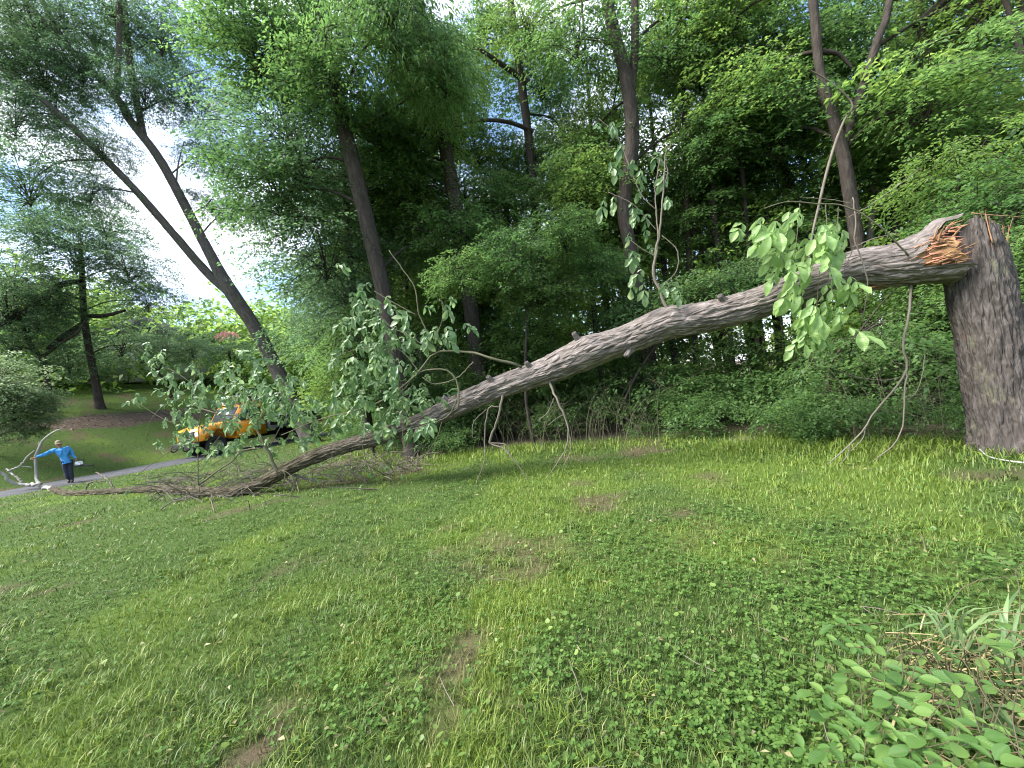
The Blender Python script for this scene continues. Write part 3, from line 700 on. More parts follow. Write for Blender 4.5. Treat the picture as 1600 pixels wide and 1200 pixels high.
for i, (x, y, rr, ht, kd, lab, sc, lo) in enumerate(FILL):
    r = random.Random(900 + i); g = h1(x, y); root = thing('woodland_tree', lab, 'tree', (x, y, g), 0, W)
    pp = np.array([(0, 0, -.1), (r.uniform(-.2, .2), r.uniform(-.2, .2), ht * .35), (r.uniform(-.5, .5), r.uniform(-.5, .5), ht * .7), (r.uniform(-.9, .9), r.uniform(-.9, .9), ht)])
    V, Q, UV, _ = bark_tube(pp, [rr * 1.1, rr, rr * .7, rr * .25], int(ht * 6), 16, amp=.012, seed=300 + i, flare=rr * .4)
    MB().add(V, Q, None, UV).obj('trunk', M['bark_wood'], root)
    org = np.array([x, y, g]); nn = int((ht - lo) * 0.62)
    for k_ in range(nn):
        hz = lo + (ht - lo) * (k_ + r.random()) / nn; ax = np.array([np.interp(hz, pp[:, 2], pp[:, q]) for q in range(3)]) + org
        a = k_ * 2.4 + r.uniform(-.5, .5); d = r.uniform(.8, 2.1) * sc
        add_crown(root, org, ax + np.array([math.cos(a) * d, math.sin(a) * d, 0]), kd if r.random() < .75 else 'layer', sc * r.uniform(.8, 1.1), r,
                  np.array([np.interp(hz - .9, pp[:, 2], pp[:, q]) for q in range(3)]) + org, 'bark_wood', .04)
# young trees at the wood edge whose layered sprays stand clear
def sapling(label, x, y, ht, rr, crowns, seed, name='sapling', leaf=None):
    r = random.Random(seed); g = h1(x, y); root = thing(name, label, 'sapling', (x, y, g)); org = np.array([x, y, g])
    top = np.mean([P(*c[:3]) for c in crowns], 0) + np.array([0, 0, .6])
    pp = resample([(0, 0, -.1), (r.uniform(-.15, .15), r.uniform(-.15, .15), ht * .5), tuple(top - org)], 14)
    MB().tube(pp, np.linspace(rr, rr * .3, 14), 8, False).obj('trunk', M['bark_wood'], root)
    for c in crowns:
        add_crown(root, org, P(*c[:3]), c[3], c[4], r, org + pp[9], 'bark_wood', .022)
sapling('light green sapling with wide flat layers of leaves above the trunk bend', 0.4, 10.9, 3.6, .05, [(800, 400, 10.3, 'layer', .62), (880, 370, 10.6, 'layer', .6), (720, 430, 10.6, 'layer', .55), (930, 420, 11, 'layer', .55), (840, 460, 10.8, 'under', .8)], 41)
sapling('shaded sapling with layered leaves behind the middle of the fallen trunk', 3.1, 11.0, 2.4, .04, [(1080, 470, 10.5, 'under', .9), (1150, 450, 10.3, 'under', .9), (1000, 500, 11, 'under', .9), (1210, 430, 10.2, 'under', .8)], 42)
sapling('leafy sapling beside the foot of the dark leaning trunk', -4.6, 12.6, 3.2, .05, [(560, 540, 12.4, 'layer', .75), (545, 470, 13, 'cool', .7), (610, 600, 12, 'under', .9), (530, 605, 12.8, 'sun', .5)], 43)
sapling('sapling behind the hanging twigs left of the stump', 6.6, 8.2, 2.6, .04, [(1420, 560, 7.9, 'under', .62), (1340, 560, 8.6, 'under', .8), (1460, 500, 8.4, 'under', .75), (1300, 620, 8.8, 'under', .75), (1430, 430, 9, 'layer', .7)], 44)
sapling('bright sapling showing right of the stump', 8.8, 6.6, 3.6, .05, [(1600, 420, 6.9, 'layer', .6), (1590, 330, 7.6, 'layer', .7), (1610, 560, 6.8, 'under', .7), (1500, 280, 9, 'sun', .7)], 45)

# ------------------------------------------------------------------ undergrowth and the wood far behind (masses nobody could count)
r = RS(77); pl = []
for i in range(190):
    k_ = r.randint(4, 60); d = abs(r.normal(0.6, 2.0)) + .25; q = EDGE[k_] + EN[k_] * d
    px, py, z = proj((q[0], q[1], 0.6))
    if 740 < px < 980 and d < 1.5: continue           # the dark hollow under the trunk stays open
    s = r.uniform(.45, .85) * (0.7 + .2 * min(d, 3)); pl.append(((q[0], q[1], h1(q[0], q[1]) + s * r.uniform(.25, .95) + .12 * d), s))
for i in range(110):
    k_ = r.randint(6, 52); d = r.uniform(1.6, 5.2); q = EDGE[k_] + EN[k_] * d; px, py, z = proj((q[0], q[1], 0.6))
    if 740 < px < 980 and d < 1.9: continue
    s = r.uniform(.6, 1.0); pl.append(((q[0], q[1], r.uniform(.5, 1.1 + .38 * d)), s))
for i in range(26):
    x = r.uniform(-4, 4); y = r.uniform(12.6, 16); pl.append(((x, y, r.uniform(.3, 2.2)), r.uniform(.7, 1.1)))
mb = joined(pl, 'leaf_under', 500, (1.3, 1.3, 0.75), 35, 26, 0.115, 0.064, La=.42, Lb=.28, slope=.15, tilt=.3)
tag(mb.obj('undergrowth', [M['leaf_under']]), 'dark leafy undergrowth filling the edge of the wood', 'undergrowth', kind='stuff')
pl = []
for i in range(90):
    a = math.radians(r.uniform(-22, 66)); d = r.uniform(23, 42); pl.append(((math.sin(a) * d, math.cos(a) * d, r.uniform(.6, 1.5 + d * .36)), r.uniform(1.2, 2.0)))
for i in range(80):
    a = math.radians(r.uniform(-14, 60)); d = r.uniform(14.5, 23); pl.append(((math.sin(a) * d, math.cos(a) * d, r.uniform(1.0, 9.0)), r.uniform(.6, 1.0)))
for i in range(60):
    a = math.radians(r.uniform(-68, -24)); d = r.uniform(44, 66); x, y = math.sin(a) * d, math.cos(a) * d
    if abs(math.degrees(a) + 41) < 1.6 and d < 58: continue        # a gap through which the house shows
    pl.append(((x, y, h1(x, y) + r.uniform(.5, 6 + 3 * r.rand())), r.uniform(1.8, 2.8)))
mb = joined(pl, 'leaf_wood', 700, (2.2, 2.2, 1.7), 52, 20, 0.235, 0.135, La=.6, Lb=.4, slope=.3, tilt=.45)
tag(mb.obj('distant_wood', [M['leaf_sunlit']]), 'mass of distant woodland foliage closing the view', 'woodland', kind='stuff')  # brightness of sunlit foliage behind the wood is painted into this leaf colour
mb = MB()
for i in range(70):
    a = math.radians(r.uniform(-18, 64)); d = r.uniform(17, 40); x, y = math.sin(a) * d, math.cos(a) * d
    pp = resample([(x, y, -.2), (x + r.normal(0, .3), y, 5), (x + r.normal(0, .8), y, r.uniform(11, 20))], 8)
    mb.tube(pp, np.linspace(r.uniform(.09, .24), .04, 8), 7, False)
tag(mb.obj('distant_trunks', [M['bark_wood']]), 'crowd of distant slender trunks deep inside the wood', 'woodland', kind='stuff')
# bare twigs and small dead stems in the hollow below the trunk
mb = MB()
for i in range(170):
    px = r.uniform(690, 1040) if i < 130 else r.uniform(1380, 1530); q = G(px, r.uniform(690, 712) - (px - 690) * .012); q = q + np.array([r.normal(0, .1), r.uniform(.2, 1.6), 0])
    hh = r.uniform(.4, 1.7); dx, dy = r.normal(0, .45, 2) * hh
    pp = resample([q, q + np.array([dx * .3, dy * .3, hh * .6]), q + np.array([dx, dy, hh])], 6)
    mb.tube(pp, np.linspace(r.uniform(.003, .008), .0015, 6), 4, False)
    for j in range(3):
        e = pp[2 + j]; f = e + np.array([r.normal(0, .25), r.normal(0, .25), r.uniform(-.1, .35)])
        mb.tube([e, (e + f) / 2 + np.array([0, 0, .04]), f], [.003, .002, .001], 3, False)
tag(mb.obj('dead_twigs', [M['twig']]), 'tangle of thin dead twigs in the dark hollow under the trunk', 'twigs', kind='stuff')

# ------------------------------------------------------------------ the broken stump
def mkpath(pl, off=0.0):
    q = np.array([PT(p[0], p[1], p[3] if len(p) > 3 else off) for p in pl]); dz = np.array([proj(v)[2] for v in q])
    return q, np.array([p[2] for p in pl]) * dz / (2 * FPX)
def ang_bump(th, c, w):
    d = (th - c + PI) % (2 * PI) - PI; return np.exp(-(d / w) ** 2)
st_px = [(1517, 338, 78), (1522, 395, 98), (1531, 450, 106), (1546, 530, 108), (1563, 615, 112), (1581, 700, 122), (1584, 722, 132)]
sp, sr = mkpath(st_px); sr = sr * 0.64
STO = np.array([sp[-2][0], sp[-2][1], 0.0])
stump = thing('tree_stump', 'tall broken tree stump with dark scaly bark and torn orange top', 'stump', STO)
def st_end(th): return 0.02 + 0.50 * ang_bump(th, math.radians(35), .5) + 0.30 * ang_bump(th, math.radians(320), .8) + 0.13 * vn(np.cos(th) * 3, np.sin(th) * 3, 0, 91) + 0.05 * vn(np.cos(th) * 17, np.sin(th) * 17, 0, 92)
V, Q, UV, inf = bark_tube(sp - STO, sr, 230, 130, amp=.05, freq=1.8, seed=90, lump=.12, ends=st_end, vf=1.5)
fl = np.clip((0.45 - V[:, 2]) / .45, 0, 1) ** 2
ctr = np.stack([np.interp(V[:, 2], (sp - STO)[::-1, 2], (sp - STO)[::-1, k]) for k in range(2)], 1)
V[:, :2] = ctr + (V[:, :2] - ctr) * (1 + .22 * fl)[:, None]
MB().add(V, Q, None, UV).obj('bark', M['bark_stump'], stump)
def core_end(th): return 0.05 + 0.22 * vn(np.cos(th) * 3, np.sin(th) * 3, 0, 95) + 0.16 * vn(np.cos(th) * 11, np.sin(th) * 11, 0, 96)
V, Q, UV, _ = bark_tube((sp - STO)[:5], sr[:5] * .90, 90, 90, amp=.012, freq=2.2, seed=94, lump=.03, ends=core_end)
k = 91; c0 = V[:k].mean(0) - np.array([0, 0, .15]); n_ = len(V)
V = np.vstack([V, c0]); UV = np.vstack([UV, [0, 0]])
MB().add(V, Q, [(i + 1, i, n_) for i in range(k - 1)], UV).obj('torn_core', M['darkwood'], stump)
def shard(a, b, w0, w1, th, nrm_=None, bend=0.0, seg=7):
    """tapering torn strip of wood from a to b"""
    a = np.asarray(a, float); b = np.asarray(b, float); d = b - a; u = nrm(np.cross(d, nrm_ if nrm_ is not None else np.array([.3, -.9, .2]))); v = nrm(np.cross(d, u))
    V = []; UV = []
    for i in range(seg + 1):
        t = i / seg; c = a + d * t + v * bend * math.sin(PI * t) * np.linalg.norm(d); w = w0 + (w1 - w0) * t + .12 * w0 * math.sin(t * 19); h = th * (1 - .7 * t)
        V += [c - u * w / 2 - v * h * .2, c + v * h / 2, c + u * w / 2 - v * h * .1, c - v * h / 2]; UV += [(0, t * .4), (w0 * .5, t * .4), (w0, t * .4), (w0 * 1.5, t * .4)]
    Q = [(4 * i + j, 4 * i + (j + 1) % 4, 4 * i + 4 + (j + 1) % 4, 4 * i + 4 + j) for i in range(seg) for j in range(4)]
    Q += [(3, 2, 1, 0), (4 * seg, 4 * seg + 1, 4 * seg + 2, 4 * seg + 3)]
    return np.array(V), Q, np.array(UV)
def put_shard(root, org, a, b, w0, w1, th, mat, bend=0.0, name='splinter'):
    V, Q, UV = shard(a, b, w0, w1, th, bend=bend); MB().add(V - org, Q, None, UV).obj(name, M[mat], root, smooth=False)
for a, b, w0, w1, th, mt, bd in [
        ((1518, 333, -.05), (1584, 338, -.35), .020, .008, .010, 'sapwood', .01), ((1584, 338, -.35), (1640, 344, -.5), .008, .005, .006, 'sapwood', 0),
        ((1564, 404, -.15), (1583, 338, -.35), .024, .010, .010, 'sapwood', .0), ((1550, 362, -.1), (1578, 352, -.3), .012, .003, .006, 'sapwood', .02),
        ((1561, 480, .02), (1553, 372, .02), .055, .028, .03, 'heartwood', .01), ((1552, 405, .0), (1546, 338, -.05), .085, .03, .04, 'darkwood', .05),
        ((1560, 398, -.02), (1548, 345, -.12), .05, .022, .03, 'sapwood', -.04), ((1557, 385, .0), (1556, 348, -.1), .05, .02, .03, 'darkwood', .04),
        ((1571, 455, .0), (1560, 400, -.03), .035, .02, .02, 'sapwood', .0), ((1536, 345, -.1), (1530, 328, -.12), .03, .008, .015, 'darkwood', .0),
        ((1578, 500, .02), (1566, 440, .01), .03, .012, .02, 'heartwood', .0), ((1545, 350, -.15), (1541, 326, -.2), .012, .003, .006, 'sapwood', .1)]:
    put_shard(stump, STO, PT(*a), PT(*b), w0, w1, th, mt, bd)
tag(MB().tube(resample([G(1528, 704) + [0, 0, .05], G(1542, 715) + [0, 0, .03], G(1560, 721) + [0, 0, .03], G(1600, 727) + [0, 0, .03], G(1680, 734) + [0, 0, .03]], 40), np.full(40, .009), 8).obj('rope', plain_mat('pale rope', (.36, .37, .34), .7, var=.2, scale=150, bump=.002)),
    'thin pale rope on the grass at the stump foot', 'rope')

# ------------------------------------------------------------------ the fallen tree
tp = [(1536, 374, 98, -.02), (1503, 390, 104, .06), (1478, 394, 96, .06), (1440, 405, 76, .05), (1390, 416, 62, .03), (1330, 422, 52), (1250, 450, 49), (1160, 482, 46), (1075, 500, 45), (1040, 506, 47), (980, 530, 42), (925, 549, 44), (885, 566, 46), (845, 583, 38), (800, 598, 34),
      (740, 622, 32), (690, 645, 28), (640, 667, 24), (590, 683, 21.5), (540, 697, 20), (490, 714, 19), (450, 733, 17.5), (405, 756, 16.5)]
fp, fr = mkpath(tp)
for px, py, w in [(360, 769, 15.5), (320, 769, 14), (280, 765, 12.5), (230, 765, 10.5), (165, 769, 9.5), (110, 771, 8.5), (82, 764, 7)]:
    g = G(px, py + w * .45); dz = proj(g)[2]; rr = w * dz / (2 * FPX); fp = np.vstack([fp, [g[0], g[1], max(rr * .8, g[2] + rr * .8)]]); fr = np.r_[fr, rr]
FO = np.array([fp[23][0], fp[23][1], 0.0])
fallen = thing('fallen_tree', 'long grey-barked tree trunk snapped off the stump and fallen across the lawn', 'fallen tree', FO)
def fa_end(th):
    d = np.degrees(th) % 360
    cut = np.where(d > 238, np.interp(d, [238, 247, 275, 330, 352, 360], [.02, .56, .70, .36, .05, .0]), 0.0)
    return .20 + cut + .24 * ang_bump(th, math.radians(205), .75) - .17 * ang_bump(th, math.radians(5), .5) + .06 * vn(np.cos(th) * 6, np.sin(th) * 6, 0, 97) + .06 * vn(np.cos(th) * 19, np.sin(th) * 19, 0, 98)
V, Q, UV, FI = bark_tube(fp - FO, fr, 620, 96, amp=.046, freq=1.6, seed=110, lump=.07, ends=fa_end)
# old branch scars and a burl
for px, py, rr, hh in [(905, 528, .17, .07), (925, 545, .22, .05), (1050, 492, .12, .05), (700, 628, .14, .05), (760, 608, .1, .03), (1462, 345, .14, .05)]:
    q = PT(px, py, .18) - FO; d = V - q; w = np.exp(-(d * d).sum(1) / rr ** 2)
    ax = np.stack([np.interp(V[:, 0], FI[0][::-1, 0], FI[0][::-1, k_]) for k_ in range(3)], 1)
    V = V + nrm(V - ax) * (w * hh)[:, None]
MB().add(V, Q, None, UV).obj('trunk', M['bark_fallen'], fallen)
def fc_end(th): return .40 + .14 * vn(np.cos(th) * 2.5, np.sin(th) * 2.5, 0, 99) + .10 * vn(np.cos(th) * 10, np.sin(th) * 10, 0, 100) + .10 * ang_bump(th, math.radians(300), .6)
V, Q, UV, _ = bark_tube((fp - FO)[:7], fr[:7] * .88, 80, 90, amp=.022, freq=3.4, seed=120, lump=.05, ends=fc_end, vf=.6)
MB().add(V, Q, None, UV).obj('torn_wood', M['sapwood'], fallen)
k = 91; rim = V[:k]; cc = rim.mean(0); ring = []; rr_ = RS(5)
back = nrm((fp[3] - fp[1]))
for j, f_ in enumerate((1.0, .72, .42)):
    ring.append(cc + (rim - cc) * f_ + back * (.03 * j) + (rr_.normal(0, .012 * (j > 0), rim.shape)))
VV = np.vstack(ring + [[cc + back * .10]])
QQ = [(j * k + i, j * k + i + 1, (j + 1) * k + i + 1, (j + 1) * k + i) for j in range(2) for i in range(k - 1)]
MB().add(VV, QQ, [(2 * k + i, 2 * k + i + 1, 3 * k) for i in range(k - 1)], np.c_[VV[:, 1], VV[:, 2]]).obj('heartwood', M['heartwood'], fallen)
for a, b, w0, w1, th, mt, bd in [
        ((1478, 384, 0.33), (1503, 354, 0.41), .075, .022, .03, 'sapwood', .03), ((1466, 378, 0.37), (1476, 354, 0.43), .06, .04, .03, 'sapwood', .08),
        ((1470, 366, 0.31), (1490, 348, 0.33), .05, .02, .03, 'darkwood', -.1), ((1460, 372, 0.39), (1470, 350, 0.41), .03, .012, .02, 'sapwood', .1),
        ((1478, 358, 0.31), (1492, 345, 0.31), .03, .01, .02, 'heartwood', .1), ((1482, 410, 0.35), (1503, 398, 0.37), .05, .02, .02, 'heartwood', .0),
        ((1493, 412, 0.36), (1500, 384, 0.37), .03, .008, .015, 'sapwood', .02), ((1496, 410, 0.39), (1511, 407, 0.41), .015, .003, .008, 'sapwood', .0),
        ((1464, 398, 0.31), (1474, 372, 0.35), .05, .03, .03, 'darkwood', .15), 
        
        ((1440, 432, -.05), (1352, 455, .0), .16, .05, .06, 'darkwood', -.05), ((1405, 440, .02), (1346, 452, .05), .06, .03, .03, 'heartwood', -.06), ((1350, 450, .05), (1366, 462, .05), .03, .01, .02, 'heartwood', .0)]:
    put_shard(fallen, FO, PT(*a), PT(*b), w0, w1, th, mt, bd)
for px, py, ex, ey, w, mt, of in [(1570, 470, 1556, 372, .06, 'heartwood', .13), (1562, 440, 1550, 345, .07, 'sapwood', .16), (1576, 480, 1566, 410, .04, 'darkwood', .10), (1556, 420, 1545, 338, .05, 'darkwood', .18), (1567, 410, 1560, 352, .05, 'heartwood', .12), (1572, 440, 1563, 380, .03, 'sapwood', .11), (1551, 380, 1540, 334, .04, 'sapwood', .18)]:
    put_shard(stump, STO, PT(px, py, of + .10), PT(ex, ey, of + .06), w, w * .4, .02, mt, .01)
rs_ = RS(404)
for i in range(80):         # torn fibres along the break
    px, py = rs_.uniform(1405, 1496), rs_.uniform(346, 412)
    if py < 412 - (px - 1395) * .75: continue
    dx = rs_.uniform(12, 46); put_shard(fallen, FO, PT(px, py, .34 + rs_.uniform(-.03, .03)), PT(px + dx, py - dx * rs_.uniform(-.05, .6), .36 + rs_.uniform(0, .08)), rs_.uniform(.012, .045), .003, rs_.uniform(.006, .015), rs_.choice(['sapwood', 'heartwood', 'heartwood', 'darkwood']), rs_.uniform(-.06, .06))
for i in range(46):
    px, py = rs_.uniform(1452, 1492), rs_.uniform(372, 413); dx = rs_.uniform(8, 24)
    put_shard(fallen, FO, PT(px, py, .37), PT(px + dx, py - dx * rs_.uniform(-.1, .35), .38 + rs_.uniform(0, .05)), rs_.uniform(.02, .055), .006, .010, rs_.choice(['heartwood', 'heartwood', 'sapwood', 'sapwood', 'darkwood']), rs_.uniform(-.03, .03))
for i in range(26):
    px, py = rs_.uniform(1540, 1574), rs_.uniform(362, 450)
    put_shard(stump, STO, PT(px, py + 24, .17), PT(px + rs_.uniform(-6, 4), py - rs_.uniform(6, 14), .15), rs_.uniform(.01, .03), .003, rs_.uniform(.008, .02), rs_.choice(['sapwood', 'heartwood', 'darkwood']), rs_.uniform(-.05, .05))
# --- boughs and hanging twigs, traced in the plane of the trunk
def bough(paths, mat, off=.2, parent=fallen, name='branch', n=26, sides=7):
    mb = MB()
    for pl in paths:
        q = np.array([PT(p[0], p[1], p[3] if len(p) > 3 else off) for p in pl]); dz = np.array([proj(v)[2] for v in q])
        pr = resample(np.c_[q, np.array([p[2] * .64 / math.hypot(1, (p[0] - 800) / FPX) for p in pl]) * dz / (2 * FPX)], n)
        wob = RS(int(pl[0][0])).normal(0, 1, (n, 3)) * pr[:, 3:4] * .35
        mb.tube(pr[:, :3] + wob - FO, np.maximum(pr[:, 3], .0022), sides)
    return mb.obj(name, M[mat], parent)
B = {}
B['hang_a'] = bough([[(1423, 446, 8, .1), (1418, 500, 7), (1410, 545, 7), (1418, 573, 7), (1400, 605, 6), (1370, 640, 5), (1350, 670, 4.5), (1328, 695, 4), (1305, 715, 3.4), (1272, 744, 2.4)],
                     [(1418, 573, 5), (1413, 620, 5), (1412, 655, 4.4), (1400, 690, 3.6), (1375, 712, 3), (1338, 738, 2)], [(1328, 695, 3), (1322, 715, 2.6), (1300, 735, 2), (1278, 752, 1.6)],
                     [(1445, 555, 2), (1440, 590, 2), (1430, 615, 2), (1414, 620, 2)], [(1352, 668, 3), (1348, 685, 2.4), (1330, 705, 2)], [(1405, 590, 2), (1380, 594, 2), (1345, 590, 1.6), (1320, 583, 1.4)]], 'bark_pale', .3)
B['hang_b'] = bough([[(1332, 308, 3), (1337, 345, 4), (1335, 375, 3.6), (1345, 400, 4), (1356, 440, 4), (1352, 475, 3), (1345, 502, 2.2)], [(1306, 378, 3), (1312, 383, 3), (1332, 386, 3), (1362, 374, 3.2), (1402, 364, 3.4)],
                     [(1337, 380, 2), (1322, 415, 2), (1310, 450, 1.8)], [(1345, 500, 2), (1365, 515, 2), (1405, 545, 1.6)], [(1325, 340, 2.4), (1360, 320, 2), (1400, 292, 1.8), (1440, 262, 1.6)], [(1250, 308, 1.6), (1300, 312, 2), (1330, 318, 2.2)]], 'bark_pale', .42)
B['hang_c'] = bough([[(857, 590, 7, .1), (868, 620, 5.4), (880, 645, 5), (888, 675, 4), (884, 700, 3), (870, 725, 2.2), (850, 752, 1.6)], [(866, 622, 2.4), (855, 645, 2), (842, 656, 1.6)], [(888, 672, 2.4), (892, 700, 2), (880, 730, 1.6)], [(880, 648, 2), (868, 655, 1.6), (856, 665, 1.4)]], 'bark_pale', .22)
B['hang_d'] = bough([[(787, 604, 7, .1), (782, 640, 5.4), (774, 665, 5), (765, 692, 5), (785, 700, 4), (800, 715, 3.2), (815, 735, 2.4), (830, 760, 1.8)], [(780, 636, 3.4), (764, 638, 3), (757, 680, 3), (757, 720, 2.4), (738, 768, 1.8)], [(765, 692, 3), (790, 695, 2.4), (797, 715, 2)],
                     [(760, 640, 2), (740, 660, 2), (738, 685, 1.6)], [(750, 628, 2), (735, 622, 2), (722, 626, 1.8)]], 'bark_pale', .22)
B['shoot'] = bough([[(1046, 492, 10, .1), (1043, 484, 8.5), (1032, 458, 7.6), (1021, 428, 7.4), (1024, 398, 6.6), (1032, 350, 5), (1037, 290, 4), (1040, 240, 3), (1049, 222, 2), (1044, 236, 1.8)], [(1023, 412, 4.4), (1028, 370, 4), (1024, 300, 3), (1031, 250, 2)],
                    [(1035, 368, 2.2), (1058, 392, 2.2), (1056, 425, 2.2), (1030, 448, 2)], [(1028, 330, 2), (1000, 300, 2), (965, 215, 1.8), (935, 185, 1.5)], [(1026, 360, 2), (990, 320, 1.8), (950, 300, 1.5)], [(1024, 400, 2), (1005, 390, 1.8), (985, 375, 1.5)], [(1036, 300, 2), (1042, 260, 2), (1010, 240, 1.5)]], 'bark_pale', .12)
B['leafy'] = bough([[(1420, 400, 6, .35), (1370, 350, 5, .5), (1320, 322, 4.4, .55), (1270, 318, 3.6, .6), (1230, 315, 3, .6), (1195, 325, 2.4, .6)], [(1290, 319, 3), (1292, 370, 2.6), (1280, 430, 2.4), (1275, 500, 2), (1270, 560, 1.6), (1250, 590, 1.4)], [(1250, 318, 2.4), (1245, 370, 2), (1240, 420, 1.6)], [(1310, 322, 2.4), (1308, 380, 2), (1312, 460, 1.8)]], 'twig', .55)
B['spray'] = bough([[(817, 573, 8, .1), (770, 560, 6), (735, 551, 6), (700, 548, 5), (676, 555, 5), (655, 580, 5), (640, 595, 4.4), (600, 625, 4), (560, 640, 3.4), (500, 655, 3), (440, 680, 2.4)], [(676, 552, 4), (672, 530, 3.4), (655, 490, 3), (648, 450, 2.8), (625, 415, 2.2), (608, 392, 2)],
                    [(676, 550, 3), (640, 525, 2.6), (610, 510, 2.2), (590, 490, 2), (572, 468, 1.8)], [(716, 640, 5), (715, 600, 4.4), (700, 580, 4), (660, 580, 3.4), (630, 610, 2.8), (600, 650, 2.2), (560, 700, 1.8)], [(740, 565, 3.4), (715, 590, 3), (680, 600, 2.6), (660, 590, 2)],
                    [(716, 618, 3), (700, 650, 3), (665, 664, 2.6), (640, 672, 2)], [(676, 535, 2.4), (690, 505, 2.2), (692, 475, 2), (686, 468, 1.6)], [(655, 580, 2.4), (620, 545, 2.2), (560, 545, 1.8), (520, 560, 1.5)], [(690, 660, 2.4), (680, 690, 2), (655, 720, 1.6)], [(650, 492, 2), (610, 470, 1.8), (585, 455, 1.5)], [(629, 600, 2.2), (630, 660, 1.8), (628, 690, 1.5)]], 'twig', .3)
B['cover'] = bough([[(436, 742, 9, .1), (412, 690, 7.4), (395, 660, 6.4), (384, 650, 5.4), (350, 648, 5), (320, 640, 4.4), (303, 630, 4), (302, 600, 3), (310, 568, 2.4)], [(396, 662, 3.4), (408, 652, 3), (418, 640, 2.4)], [(310, 758, 6, .1), (340, 736, 5), (366, 718, 4), (375, 706, 3.4), (400, 700, 2)], [(310, 758, 3.4), (309, 720, 3), (312, 660, 2.6), (316, 620, 2)],
                    [(335, 637, 3), (350, 660, 2.4), (358, 682, 2)], [(300, 605, 2.4), (270, 622, 2.2), (240, 650, 2), (230, 680, 1.6)], [(408, 700, 3), (380, 703, 2.4), (350, 712, 2)], [(420, 700, 2.4), (440, 665, 2.2), (455, 640, 2), (450, 600, 1.6)], [(205, 752, 2), (240, 722, 2), (290, 690, 2)], [(262, 775, 2), (300, 735, 2), (345, 680, 1.6)],
                    [(302, 600, 2), (280, 585, 1.8), (262, 575, 1.5)], [(440, 760, 3), (446, 742, 3.4), (440, 733, 3), (458, 748, 2.6), (456, 775, 2)], [(305, 640, 1.8), (270, 660, 1.6), (215, 630, 1.4)], [(370, 716, 2), (371, 760, 1.6)]], 'twig', .15)
for _p in ([(520, 706, 2), (515, 740, 1.6), (516, 770, 1.4)], [(566, 694, 2), (572, 730, 1.6), (565, 780, 1.4)], [(640, 668, 2), (638, 700, 1.8), (646, 735, 1.4)]): bough([_p], 'twig', .15)
# pale limbs at the top end of the tree; the man leans on one of them
def limb3(pl, mat, name='branch'):
    mb = MB()
    for path in pl:
        q = np.array([P(a, b_, d) for a, b_, w, d in path]); w = np.array([w * .72 * d / (2 * FPX) for a, b_, w, d in path])
        pr = resample(np.c_[q - FO, w], 28); pr[1:-1, :3] += RS(len(path)).normal(0, 1, (26, 3)) * pr[1:-1, 3:4] * .4; mb.tube(pr[:, :3], np.maximum(pr[:, 3], .004), 9)
    return mb.obj(name, M[mat], fallen)
for _pl in [[(86, 766, 8, 13.6), (72, 762, 7.4, 14.6), (60, 756, 6.6, 15.2), (56, 740, 5.6, 15.35), (57, 716, 5.2, 15.35), (61, 698, 4.6, 15.3), (74, 682, 4, 15.2), (90, 672, 3.4, 15.1), (97, 670, 2, 15.1)],
       [(64, 757, 6, 14.9), (40, 757, 6.4, 15.0), (18, 754, 6, 14.9), (6, 742, 5.4, 14.8), (-12, 728, 5, 14.7)], [(62, 699, 2.4, 15.3), (61, 692, 2.4, 15.3)],
       [(34, 753, 3.6, 15.0), (22, 742, 3.4, 15.1), (10, 733, 3, 15.2)], [(12, 736, 3.4, 15.1), (32, 727, 3.2, 15.2), (44, 712, 2.6, 15.3), (54, 704, 2, 15.3)], [(30, 728, 2, 15.2), (50, 730, 1.6, 15.3)]]: limb3([_pl], 'bark_white')
for _pl in [[(330, 770, 7, 9.3), (300, 776, 5, 9.2), (270, 781, 3, 9.1)], [(405, 770, 6, 8.6), (380, 785, 4, 8.4), (360, 792, 2.4, 8.3)], [(460, 742, 5, 8.6), (500, 752, 3.4, 8.5), (540, 750, 2, 8.5)], [(395, 775, 3, 8.5), (420, 790, 2.4, 8.3), (450, 782, 1.8, 8.3)], [(130, 775, 4, 12.2), (140, 755, 3, 12.3), (165, 752, 2, 12.4)], [(180, 772, 4, 11.8), (170, 750, 3, 12), (150, 738, 2, 12.2)]]: limb3([_pl], 'bark_pale')
for px, py, ex, ey, w in [(905, 534, 896, 520, 9), (705, 632, 692, 620, 9), (1132, 472, 1124, 462, 10), (770, 598, 762, 588, 9), (985, 545, 978, 557, 10), (1210, 452, 1204, 440, 9), (655, 672, 648, 684, 9), (830, 577, 822, 566, 8)]:
    a, e = PT(px, py, .1), PT(ex, ey, .2); rr = w * proj(a)[2] / (2 * FPX); V, Q, UV, _ = bark_tube(np.array([a, (a + e) / 2, e]) - FO, np.array([rr * 1.5, rr, rr * .75]), 14, 18, amp=.012, freq=2, seed=px, lump=.2)
    k = 19; c_ = V[-k:].mean(0); V = np.vstack([V, c_ + (c_ - V[:k].mean(0)) * .05]); UV = np.vstack([UV, [0, 0]]); n_ = len(V) - 1
    MB().add(V, Q, [(n_ - k + i, n_ - k + i + 1, n_) for i in range(k - 1)], UV).obj('stub', M['bark_fallen'], fallen)
